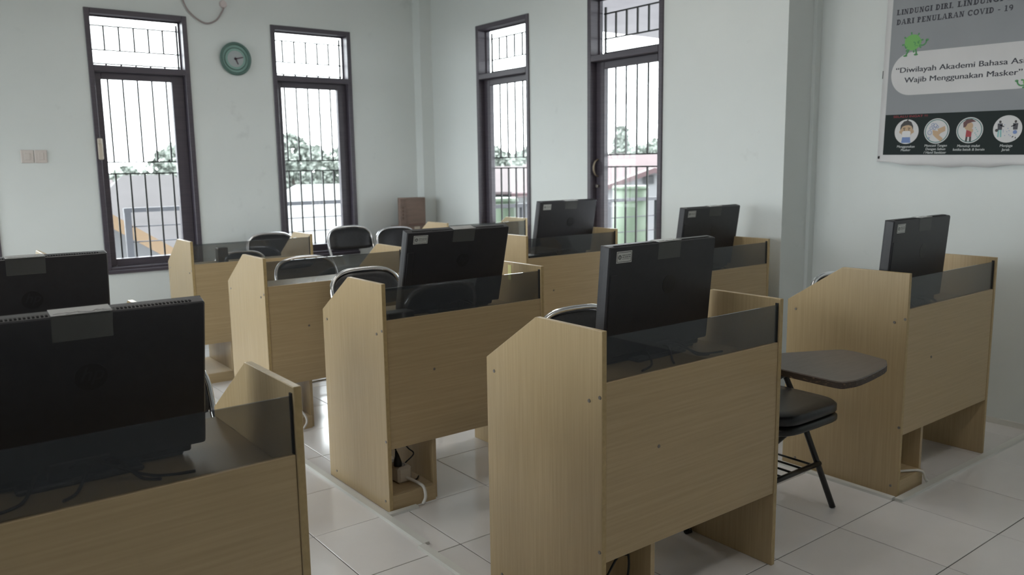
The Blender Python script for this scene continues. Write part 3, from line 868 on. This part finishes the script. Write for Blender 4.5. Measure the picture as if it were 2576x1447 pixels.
class Flat:
    """flat print: polygons with a colour each, laid in thin layers"""
    def __init__(self): self.mb = MB(); self.m = []
    def idx(self, m):
        if m not in self.m: self.m.append(m)
        return self.m.index(m)
    def poly(self, pts, m, lay):
        self.mb.add([ps_(p[0], p[1], .0012 + lay * .0003) for p in pts], [tuple(range(len(pts)))], self.idx(m)); return self
    def ell(self, s, z, a, b, m, lay, n=24, rot=0.0):
        c, q = math.cos(rot), math.sin(rot)
        return self.poly([(s + a * math.cos(2 * PI * k / n) * c - b * math.sin(2 * PI * k / n) * q, z + a * math.cos(2 * PI * k / n) * q + b * math.sin(2 * PI * k / n) * c) for k in range(n)], m, lay)
    def line(self, pts, w, m, lay):
        for (p, q) in zip(pts[:-1], pts[1:]):
            d = Vector((q[0] - p[0], q[1] - p[1])); l = d.length
            if l < 1e-6: continue
            nn = Vector((-d.y, d.x)) / l * w / 2
            self.poly([(p[0] + nn.x, p[1] + nn.y), (q[0] + nn.x, q[1] + nn.y), (q[0] - nn.x, q[1] - nn.y), (p[0] - nn.x, p[1] - nn.y)], m, lay)
        return self
    def ring(self, s, z, r0, r1, m, lay, n=24):
        for k in range(n):
            a, b = 2 * PI * k / n, 2 * PI * (k + 1) / n
            self.poly([(s + r0 * math.cos(a), z + r0 * math.sin(a)), (s + r1 * math.cos(a), z + r1 * math.sin(a)), (s + r1 * math.cos(b), z + r1 * math.sin(b)), (s + r0 * math.cos(b), z + r0 * math.sin(b))], m, lay)
        return self
    def text(self, txt, s, z, size, m, lay, bold=0.0, shear=0.0, align='LEFT', width=None):
        vs, fs = text_mesh(txt, size, bold, shear, align)
        k = 1.0
        if width:
            x0 = min(v.x for v in vs); x1 = max(v.x for v in vs); k = width / (x1 - x0)
        self.mb.add([ps_(s + v.x * k, z + v.y, .0012 + lay * .0003) for v in vs], fs, self.idx(m)); return self
    def bold(self, txt, s, z, size, m, lay, width, d=.0011):
        for q in (-1, 0, 1): self.text(txt, s + q * d, z, size, m, lay + .2 * q, 0, width=width)
        return self
    def build(self, name):
        # polygons face the room
        me_o = self.mb.build(name, self.m, po)
        return me_o

Flat().poly([(.014, PTOP - .02), (PW, PTOP - .02), (PW, 1.634), (.014, 1.634)], M_pg, 0).build('grey_field')
Flat().poly([(.014, 1.634), (PW, 1.634), (PW, 1.4125), (.014, 1.4125)], M_pd, 0).build('dark_band')
f = Flat(); f.poly(rrect(.031, .795, 1.737, 1.967, .113, 10), M_pw, 1); f.build('white_panel')

# slab serif capitals for the heading, drawn as strokes in a 1 x 1 cell
def glyph(ch):
    sw, sf = .25, .12
    S = []   # (poly)
    def bar(x0, x1, z0, z1): S.append([(x0, z0), (x1, z0), (x1, z1), (x0, z1)])
    def stem(x, both=True, w=sw):
        bar(x, x + w, 0, 1); bar(x - .09, x + w + .09, 0, sf); bar(x - .09, x + w + .09, 1 - sf, 1)
    def stroke(pts, w):
        for p, q in zip(pts[:-1], pts[1:]):
            d = Vector((q[0] - p[0], q[1] - p[1])); n_ = Vector((-d.y, d.x)).normalized() * w / 2
            S.append([(p[0] + n_.x, p[1] + n_.y), (q[0] + n_.x, q[1] + n_.y), (q[0] - n_.x, q[1] - n_.y), (p[0] - n_.x, p[1] - n_.y)])
    def arc(cx, cz, rx, rz, a0, a1, w, n=12):
        w *= 1.25
        stroke([(cx + rx * math.cos(R(a0 + (a1 - a0) * k / n)), cz + rz * math.sin(R(a0 + (a1 - a0) * k / n))) for k in range(n + 1)], w)
    wd = .8
    if ch == 'I': stem(.1); wd = .42
    elif ch == 'L': stem(.1); bar(.3, .68, 0, .13); bar(.6, .68, 0, .36); wd = .74
    elif ch == 'N': stem(.1, w=.13); bar(.57, .7, 0, 1); bar(.48, .79, .89, 1); S.append([(.1, 1), (.31, 1), (.7, 0), (.5, 0)]); wd = .84
    elif ch == 'D': stem(.1); arc(.3, .5, .35, .435, 90, -90, .15); wd = .8
    elif ch == 'U': bar(.1, .3, .3, 1); bar(.02, .39, .89, 1); bar(.56, .68, .3, 1); bar(.47, .77, .89, 1); arc(.395, .32, .24, .25, 180, 360, .15); wd = .82
    elif ch in 'GC':
        arc(.42, .5, .32, .43, 40, 320, .17, 16)
        bar(.64, .72, .62, .98)
        if ch == 'G': bar(.54, .73, .05, .45); bar(.46, .78, .38, .48)
        wd = .82
    elif ch == 'R' or ch == 'P':
        stem(.1); arc(.32, .74, .24, .2, 90, -90, .14); bar(.28, .36, .47, .6); bar(.28, .36, .88, 1)
        if ch == 'R': S.append([(.36, .52), (.52, .52), (.74, .0), (.53, .0)]); bar(.53, .8, 0, sf)
        wd = .8 if ch == 'R' else .7
    elif ch == 'A':
        S.append([(.06, 0), (.16, 0), (.44, 1), (.34, 1)]); S.append([(.34, 1), (.5, 1), (.80, 0), (.58, 0)]); bar(.2, .62, .28, .38); bar(-.02, .25, 0, sf); bar(.5, .86, 0, sf); wd = .86
    elif ch == 'V':
        S.append([(.06, 1), (.27, 1), (.52, 0), (.38, 0)]); S.append([(.38, 0), (.5, 0), (.78, 1), (.68, 1)]); bar(-.02, .34, .89, 1); bar(.58, .86, .89, 1); wd = .86
    elif ch == 'E': stem(.1); bar(.3, .68, 0, .13); bar(.6, .68, 0, .34); bar(.3, .68, .87, 1); bar(.6, .68, .68, 1); bar(.3, .52, .45, .57); wd = .74
    elif ch == 'S': arc(.36, .74, .23, .19, 30, 270, .15); arc(.36, .27, .25, .2, 90, -150, .16); bar(.56, .63, .66, .97); bar(.08, .15, .03, .36); wd = .7
    elif ch == 'M': stem(.1, w=.12); bar(.76, .94, 0, 1); bar(.67, 1.03, 0, sf); bar(.78, 1.03, .89, 1); S.append([(.1, 1), (.3, 1), (.56, .1), (.42, .1)]); S.append([(.42, .1), (.54, .1), (.88, 1), (.76, 1)]); wd = 1.08
    elif ch == 'O': arc(.42, .5, .32, .43, 0, 360, .17, 20); wd = .84
    elif ch == ',': S.append([(.06, .18), (.24, .18), (.2, -.05), (.06, -.2), (.12, 0), (.06, 0)]); wd = .34
    elif ch == '-': bar(.05, .4, .32, .47); wd = .45
    elif ch == '1': bar(.2, .4, 0, 1); bar(.06, .54, 0, sf); S.append([(.06, .8), (.22, .86), (.22, 1), (.06, .92)]); wd = .58
    elif ch == '9': arc(.34, .68, .21, .25, 0, 360, .15, 16); arc(.2, .5, .36, .44, 10, -70, .15); wd = .66
    elif ch == ' ': wd = .38
    return S, wd
def slab_text(f, txt, s0, z0, h, s1, m, lay):
    tot = sum(glyph(c)[1] + .06 for c in txt)
    k = (s1 - s0) / tot; s = s0
    for c in txt:
        S, wd = glyph(c)
        for p in S:
            f.poly([(s + (x + .02 * z) * k, z0 + z * h) for x, z in p], m, lay)
        s += (wd + .06) * k
f = Flat()
slab_text(f, 'LINDUNGI DIRI,', .038, 2.171, .0285, .345, M_pt, 1)
slab_text(f, 'LINDUNGI SESAMA', .360, 2.171, .0285, .36 + .222 * sum(glyph(c)[1] + .06 for c in 'LINDUNGI SESAMA') / sum(glyph(c)[1] + .06 for c in 'LINDUNGI'), M_pt, 1)
slab_text(f, 'DARI PENULARAN COVID - 19', .040, 2.119, .0285, .632, M_pt, 1)
tag(f.build('heading_text'), kind='stuff')
f = Flat()
f.bold('\u201cDiwilayah Akademi Bahasa Asing', .055, 1.860, .0405, M_pt, 2, width=.700)
f.bold('Wajib Menggunakan Masker\u201d', .108, 1.805, .0405, M_pt, 2, width=.592)
tag(f.build('slogan_text'), kind='stuff')
f = Flat(); f.text('SELALU INGAT !!!', .060, 1.6165, .017, M_pred, 1, 0, width=.19); tag(f.build('reminder_text'), kind='stuff')
f = Flat()
for txt, s, z in (('Menggunakan', .142, 1.452), ('Masker', .142, 1.433), ('Mencuci Tangan', .305, 1.456), ('Dengan Sabun', .305, 1.4375), ('/ Hand Sanitizer', .303, 1.419), ('Menutup mulut', .474, 1.453), ('ketika batuk & bersin', .476, 1.434), ('Menjaga', .656, 1.452), ('Jarak', .656, 1.432)):
    f.text(txt, s - .0004, z, .0185, M_pcap, 1, 0, .15, 'CENTER'); f.text(txt, s + .0004, z, .0185, M_pcap, 1.2, 0, .15, 'CENTER')
tag(f.build('caption_text'), kind='stuff')
# cartoon virus standing on the panel, arm raised
def virus(s, z, k, name, flip=1):
    f = Flat()
    def P(a, b): return (s + flip * a * k, z + b * k)
    f.poly([P(.046 * math.cos(t) * (1 + .05 * math.cos(5 * t)), .042 * math.sin(t)) for t in [2 * PI * q / 28 for q in range(28)]], M_pgreen, 2)
    for a in range(0, 360, 45):
        p = P(.045 * math.cos(R(a + 10)), .042 * math.sin(R(a + 10))); q = P(.054 * math.cos(R(a + 10)), .051 * math.sin(R(a + 10)))
        f.line([p, q], .006 * k, M_pgreen2, 2); f.ell(q[0], q[1], .005 * k, .005 * k, M_pgreen2, 3, 8)
    f.line([P(-.018, -.036), P(-.028, -.058), P(-.034, -.066)], .009 * k, M_pgreen2, 3); f.ell(*P(-.036, -.068), .012 * k, .005 * k, M_pgreen2, 3, 10)
    f.line([P(.018, -.036), P(.024, -.058), P(.024, -.064)], .009 * k, M_pgreen2, 3); f.ell(*P(.022, -.066), .012 * k, .005 * k, M_pgreen2, 3, 10)
    f.line([P(.036, -.018), P(.058, -.020), P(.07, -.012), P(.076, .004)], .008 * k, M_pgreen2, 3); f.ell(*P(.078, .006), .009 * k, .006 * k, M_pgreen2, 3, 10)
    f.line([P(-.042, -.012), P(-.036, -.028), P(-.028, -.02)], .005 * k, M_pgreen2, 4)
    f.line([P(.004, .002), P(.018, -.004)], .005 * k, M_pgreen2, 4); f.line([P(.026, -.002), P(.038, .006)], .005 * k, M_pgreen2, 4)
    f.ell(*P(.014, -.010), .005 * k, .004 * k, M_pgreen2, 4, 8); f.ell(*P(.032, -.006), .005 * k, .004 * k, M_pgreen2, 4, 8)
    f.line([P(.012, -.02), P(.022, -.018), P(.03, -.021)], .003 * k, M_pgreen2, 4)
    f.build(name)
virus(.139, 2.017, 1.0, 'virus_drawing')
virus(.752, 1.770, .95, 'virus_drawing', -1)
# four round pictures
cz = 1.539
f = Flat(); s = .141
f.ell(s, cz, .067, .067, M_pw, 1, 32)
f.poly([(s - .026, cz - .061), (s + .026, cz - .061), (s + .022, cz - .030), (s - .022, cz - .030)], M_pblue, 2)
f.ell(s - .033, cz + .0, .008, .010, M_pskin, 2, 10); f.ell(s + .033, cz + .0, .008, .010, M_pskin, 2, 10)
f.ell(s, cz + .008, .034, .038, M_pskin, 3, 24)
f.poly([(s - .036, cz + .008), (s - .034, cz + .036), (s - .018, cz + .056), (s + .004, cz + .062), (s + .024, cz + .052), (s + .035, cz + .03), (s + .036, cz + .008), (s + .026, cz + .03), (s + .01, cz + .036), (s - .008, cz + .034), (s - .024, cz + .028)], M_phair, 4)
f.line([(s, cz + .06), (s + .008, cz + .069)], .005, M_phair, 4)
for q in (-1, 1):
    f.line([(s + q * .007, cz + .020), (s + q * .02, cz + .018)], .004, M_phair, 4); f.ell(s + q * .013, cz + .010, .004, .003, M_phair, 4, 8)
f.poly(rrect(s - .024, s + .024, cz - .030, cz + .004, .010, 3), M_pmask, 5)
f.build('mask_picture')
f = Flat(); s = .305
f.ell(s, cz, .067, .067, M_pw, 1, 32); f.ring(s, cz, .058, .062, M_pteal, 2, 28)
f.poly([(s - .022, cz + .006), (s + .014, cz - .002), (s + .040, cz + .024), (s + .046, cz + .0), (s + .022, cz - .012), (s + .014, cz - .022), (s + .036, cz - .04), (s + .024, cz - .056), (s - .004, cz - .034), (s - .018, cz - .02)], M_pskin, 3)
f.poly([(s + .004, cz + .01), (s + .042, cz + .026), (s + .046, cz + .008), (s + .01, cz - .006)], M_pskin, 4)
for (a, b, r_) in ((-.036, -.008, .012), (-.03, .016, .009), (-.022, .034, .008), (-.008, .03, .01), (-.012, .014, .008), (-.038, -.036, .004), (.004, .022, .007)):
    f.ring(s + a, cz + b, r_ - .0022, r_, M_pblue, 5, 14)
f.build('washing_picture')
f = Flat(); s = .474
f.ell(s, cz, .067, .067, M_pw, 1, 32); f.ring(s, cz, .058, .062, M_pteal, 2, 28)
f.poly([(s - .016, cz + .002), (s + .012, cz - .006), (s + .010, cz - .034), (s - .018, cz - .034)], M_pred, 3)
f.line([(s - .012, cz - .034), (s - .014, cz - .058)], .010, M_phair, 3); f.line([(s + .006, cz - .034), (s + .006, cz - .058)], .010, M_phair, 3)
f.ell(s - .006, cz + .022, .022, .022, M_pskin, 3, 18)
f.poly([(s - .032, cz + .014), (s - .034, cz + .04), (s - .018, cz + .056), (s + .008, cz + .058), (s + .03, cz + .044), (s + .01, cz + .042), (s - .012, cz + .034), (s - .02, cz + .018)], M_pbrown, 4)
f.poly([(s - .004, cz + .016), (s + .018, cz + .004), (s + .016, cz - .012), (s - .006, cz + .0)], M_pskin, 5)
for k in range(6): f.ell(s + .028 + .006 * (k % 3), cz + .012 - .009 * k, .003, .003, M_pcyan, 3, 8)
f.build('coughing_picture')
f = Flat(); s = .656; cz = 1.541
f.ell(s, cz, .068, .068, M_pw, 1, 32)
for q, (a, m1) in enumerate(((-.036, M_pcyan), (.036, M_pcyan))):
    f.ell(s + a, cz + .036, .006, .007, M_phair, 3, 10)
    f.poly([(s + a - .012, cz + .028), (s + a + .012, cz + .028), (s + a + .010, cz - .004), (s + a - .010, cz - .004)], M_pt, 2)
    f.line([(s + a, cz + .02), (s + a * .45, cz + .012)], .005, M_pt, 2)
    if q == 0:
        f.line([(s + a - .005, cz - .004), (s + a - .006, cz - .04)], .007, m1, 2); f.line([(s + a + .005, cz - .004), (s + a + .007, cz - .04)], .007, m1, 2)
        f.ell(s + a - .014, cz - .006, .008, .008, M_phair, 3, 10)
    else:
        f.ell(s + a, cz - .016, .010, .010, M_pblue, 3, 12)
        f.line([(s + a - .012, cz - .042), (s + a - .006, cz - .036)], .005, M_phair, 2); f.line([(s + a + .004, cz - .048), (s + a + .004, cz - .04)], .004, M_phair, 2)
random.seed(9)
for k in range(9): f.ell(s + random.uniform(-.02, .02), cz + random.uniform(-.04, .03), .0022, .0022, M_pblue, 3, 8)
f.build('distance_picture')

# ------------------------------------------------------------------ balcony outside
M_conc = noisy(mat('pale_concrete', (.42, .40, .42), .8), (.38, .36, .38), (.46, .44, .46), (1, 1, 1), 2, 4)
M_grail = mat('grey_painted_rail', (0.049, 0.049, 0.0588), .5)
M_greenp = noisy(mat('pale_green_paint', (0.12, 0.16, 0.112), .6), (0.104, 0.1408, 0.096), (0.136, 0.1792, 0.128), (1, 1, 1), 2, 3)
tag(MB().box(XL, X1 + .15, YW + .15, 8.1, -.15, -.03).build('slab_balcony', M_conc), kind='structure')
tag(MB().box(X1 + .15, 9.0, -2.4, 7.2, -.15, -.03).build('slab_balcony_side', M_conc), kind='structure')
tag(MB().box(X1 + .15, 9.2, -2.4, 7.1, 2.90, 3.10).build('slab_canopy', M_conc), kind='structure')

def railing(name, a, b, zs, posts, label, thick=.02):
    a = Vector(a); b = Vector(b); d = (b - a); L = d.length
    root = empty(name, (a.x, a.y, -.03), math.atan2(d.y, d.x)); tag(root, label, 'railing')
    MB().box(0, L, -thick, thick, zs[0] - .02 + .03, zs[0] + .02 + .03).build('top_rail', M_grail, root)
    for z in zs[1:]: MB().tube([(0, 0, z + .03), (L, 0, z + .03)], .006, 8).build('rod', M_grail, root)
    for p in posts: MB().box(p - .028, p + .028, -.022, .022, 0, zs[0] - .02 + .03).build('post', M_grail, root)
    return root
railing('balcony_railing', (1.70, 8.0), (4.36, 8.0), (1.03, .88, .74, .60, .45, .30), (.03, 1.3, 2.6), 'grey balcony railing outside the two far windows')
railing('balcony_railing', (-3.3, 8.0), (1.60, 8.0), (.86, .74, .60, .45, .30), (.05, 2.4, 4.85), 'lower grey balcony railing outside the far wall, left of the tall one')
railing('balcony_railing', (4.5, 7.05), (8.9, 7.05), (.95, .74, .56, .40, .20), (.55, 1.05, 2.35, 3.20, 4.3), 'grey balcony railing beyond the glass door')
for (x, r_, h_, lab) in ((5.42, .20, 1.04, 'pale green balcony pillar seen through the third window'), (7.48, .22, 1.12, 'pale green balcony pillar seen through the glass door')):
    rt_ = empty('balcony_pillar', (x, 7.3, -.03)); tag(rt_, lab, 'pillar', 'green balcony pillars')
    MB().tube([(0, 0, 0), (0, 0, h_ - .02)], r_, 24).build('shaft', M_greenp, rt_)
    MB().tube([(0, 0, h_ - .02), (0, 0, h_ + .02)], [r_ * 1.06, r_ * 1.0], 24).build('cap', M_greenp, rt_)

# ------------------------------------------------------------------ neighbourhood below
GZ = -3.6
M_ground = noisy(mat('garden_ground', (0.0425, 0.051, 0.0374), .9), (0.0306, 0.0442, 0.0289), (0.0595, 0.0578, 0.051), (1, 1, 1), .25, 5)
g = MB().box(-60, 130, 9.0, 150, GZ - .5, GZ); g.box(9.6, 130, -60, 9.0, GZ - .5, GZ); g.box(-60, -4.2, -60, 9.0, GZ - .5, GZ)
tag(g.build('ground', M_ground), kind='structure')
M_hw = mat('house_white', (0.096, 0.096, 0.1008), .8)
M_roofs = {
    'brown': noisy(mat('brown_roof', (0.03325, 0.02975, 0.0315), .8), (0.02975, 0.02712, 0.028), (0.03675, 0.03325, 0.035), (1, 1, 1), 2, 3),
    'grey': noisy(mat('grey_roof', (0.045, 0.0441, 0.0441), .7), (0.0414, 0.0396, 0.0396), (0.0486, 0.0468, 0.0468), (1, 1, 1), 2, 3),
    'pink': noisy(mat('pinkish_roof', (0.048, 0.0352, 0.0376), .8), (0.0448, 0.0336, 0.0352), (0.0512, 0.0384, 0.04), (1, 1, 1), 2, 3),
    'red': noisy(mat('red_roof', (0.0448, 0.024, 0.0272), .8), (0.0416, 0.0224, 0.0248), (0.048, 0.0264, 0.0288), (1, 1, 1), 2, 3),
    'white': mat('white_metal_roof', (0.102, 0.102, 0.102), .6)}
M_orange = mat('orange_fascia', (0.102, 0.0646, 0.034), .7)
M_dwin = mat('dark_window', (.02, .02, .022), .3)

def house(label, x, y, rz, w, d, ze, zr, roof, hip=0.0, fascia=None, windows=(), over=.35, gable_front=False):
    """ridge runs along local x, or along local y when the gable faces the viewer"""
    root = empty('house', (x, y, GZ), rz); tag(root, label, 'house', 'houses below the balcony')
    e, r_ = ze - GZ, zr - GZ
    wl = MB().box(-w / 2, w / 2, -d / 2, d / 2, 0, e)
    if gable_front: wl.prism([(-w / 2, e), (w / 2, e), (0, r_ - .06)], 'y', -d / 2, d / 2)
    elif hip == 0: wl.prism([(-d / 2, e), (d / 2, e), (0, r_ - .06)], 'x', -w / 2, w / 2)
    wl.build('walls', M_hw, root)
    W2, D2 = w / 2 + over, d / 2 + over
    t = .08
    def slab(P):
        vs = [Vector(p) for p in P] + [Vector(p) + Vector((0, 0, -t)) for p in P]; n = len(P)
        return vs, [tuple(range(n)), tuple(range(n, 2 * n))[::-1]] + [(i, (i + 1) % n, n + (i + 1) % n, n + i) for i in range(n)]
    mm = M_roofs[roof]
    if gable_front:
        dz = (r_ - e) * over / (w / 2)
        MB().add(*slab([(-W2, -D2, e - dz), (0, -D2, r_), (0, D2, r_), (-W2, D2, e - dz)])).build('roof_slope', mm, root)
        MB().add(*slab([(W2, -D2, e - dz), (0, -D2, r_), (0, D2, r_), (W2, D2, e - dz)])).build('roof_slope', mm, root)
        if fascia:
            mb = MB(); h = .16
            for s in (-1, 1):
                mb.prism([(s * W2, e - dz), (0, r_), (0, r_ - h), (s * W2, e - dz - h)], 'y', -D2 - .03, -D2)
            mb.build('fascia', fascia, root)
    else:
        dz = (r_ - e) * over / (d / 2)
        hx = hip * w / 2
        MB().add(*slab([(-W2, -D2, e - dz), (W2, -D2, e - dz), (W2 - hx - (over if hip else 0), 0, r_), (-W2 + hx + (over if hip else 0), 0, r_)])).build('roof_slope', mm, root)
        MB().add(*slab([(-W2, D2, e - dz), (W2, D2, e - dz), (W2 - hx - (over if hip else 0), 0, r_), (-W2 + hx + (over if hip else 0), 0, r_)])).build('roof_slope', mm, root)
        if hip:
            for s in (-1, 1): MB().add(*slab([(s * W2, -D2, e - dz), (s * W2, D2, e - dz), (s * (W2 - hx - over), 0, r_)])).build('roof_slope', mm, root)
    for (a, z, ww, hh) in windows:
        MB().box(a - ww / 2, a + ww / 2, -d / 2 - .03, -d / 2 + .02, z - GZ - hh / 2, z - GZ + hh / 2).build('window', M_dwin, root)
    return root
house('near house with grey roof and orange barge board below the first window', 1.93, 12.67, 0, 3.8, 5.2, -.35, .93, 'grey', fascia=M_orange, windows=((.45, -.1, .35, .5),), gable_front=True)
house('wide brown roofed house behind the near grey roof, seen in the first window', 5.8, 24.0, -.1, 5.1, 5.6, -.44, 1.27, 'brown', hip=.75)
house('house with pinkish roof and white wall far off at the left of the first window', 5.2, 33.0, -.1, 2.6, 3.0, .55, 1.08, 'pink', over=.2)
house('white roofed house partly behind the brown roof', 8.9, 31.8, -.25, 2.6, 3.6, .26, 1.07, 'white', over=.2)
house('house with broad white metal roof below the second window', 7.9, 15.6, -.3, 4.6, 6.6, .25, 1.06, 'white', hip=.45, over=.3)
house('long house with pinkish roof seen through the third window', 17.8, 23.3, R(-37.6), 7.0, 5.5, .63, 1.36, 'pink', windows=((-.38, .50, .46, .2),), over=.3)
house('house with large red roof beyond the glass door', 14.6, 14.75, R(-45), 3.7, 7.0, .87, 1.64, 'red', over=.3)
house('small white gabled house beyond the glass door', 10.93, 10.13, R(-45), 1.75, 1.9, 1.0, 1.31, 'red', windows=((-.1, 1.11, .18, .12),), gable_front=True, over=.1)

M_leaf = noisy(mat('tree_leaves', (.15, .17, .15), .8), (.13, .15, .132), (.165, .185, .165), (1, 1, 1), 1.2, 5)
M_trunkw = mat('tree_bark', (.06, .05, .045), .9)
def tree(x, y, top, rad, kind, label, seed):
    random.seed(seed)
    root = empty('tree', (x, y, GZ)); tag(root, label, 'tree', 'trees beyond the roofs')
    h = top - GZ
    MB().tube([(0, 0, 0), (.1, 0, h * .4), (0, .1, h * .75)], [.22, .18, .06], 8).build('trunk', M_trunkw, root)
    vs_, fs_ = [], []
    mb = MB()
    n = 620
    for k in range(n):
        t = random.random()
        if kind == 'cone':
            zz = h * (.25 + .75 * t); rr = rad * (1 - t) * 1.05 + .12
        else:
            zz = h * (.42 + .56 * t); rr = rad * math.sqrt(max(.05, 1 - (2 * t - .9) ** 2))
        a = random.uniform(0, 2 * PI); q = rr * math.sqrt(random.random())
        c = Vector((q * math.cos(a), q * math.sin(a), zz))
        s = random.uniform(.10, .24) * (rad / 2.2)
        # a clump of leaves: a bent five-point patch pair
        for w_ in range(4):
            nrm = Vector((random.uniform(-1, 1), random.uniform(-1, 1), random.uniform(-.3, 1))).normalized()
            x_ = nrm.orthogonal().normalized(); y_ = nrm.cross(x_)
            cc = c + Vector((random.uniform(-s, s), random.uniform(-s, s), random.uniform(-s, s)))
            P = [cc + (x_ * math.cos(2 * PI * m_ / 5) + y_ * math.sin(2 * PI * m_ / 5)) * s * random.uniform(.6, 1.1) + nrm * s * random.uniform(-.2, .2) for m_ in range(5)]
            mb.add(P + [cc + nrm * s * .35], [(0, 1, 5), (1, 2, 5), (2, 3, 5), (3, 4, 5), (4, 0, 5)])
    tag(mb.build('foliage', M_leaf, root), kind='stuff')
    return root
tree_specs = [
    (11.9, 43.4, 2.75, 1.8, 'round', 'tall bushy tree at the right of the first window'),
    (14.6, 53.2, 1.97, 2.0, 'round', 'low tree behind the white roofed house in the first window'),
    (10.6, 48.7, 1.55, 1.9, 'round', 'low tree behind the pinkish roof in the first window'),
    (9.9, 56.4, 1.52, 2.4, 'round', 'low tree at the left edge of the first window'),
    (16.1, 38.8, 3.15, 1.6, 'round', 'tallest tree, at the left of the second window'),
    (20.0, 45.1, 2.72, 1.6, 'round', 'middle tree of the second window'),
    (19.9, 40.6, 2.75, 1.5, 'round', 'tree at the right of the second window'),
    (19.8, 49.4, 1.98, 2.1, 'round', 'lower tree between the tall ones of the second window'),
    (35.2, 48.6, 2.8, 2.6, 'round', 'distant tree at the left of the third window'),
    (43.2, 53.8, 2.78, 2.8, 'round', 'distant tree at the right of the third window'),
    (31.9, 31.8, 3.3, 1.6, 'cone', 'pointed fir beyond the red roof'),
    (34.3, 37.2, 2.86, 1.8, 'round', 'round tree left of the pointed fir'),
    (37.0, 33.9, 2.9, 1.7, 'round', 'round tree right of the pointed fir'),
    (42.5, 41.0, 2.5, 3.0, 'round', 'wide distant tree behind the fir'),
]
for i, a in enumerate(tree_specs): tree(*a, seed=100 + i)
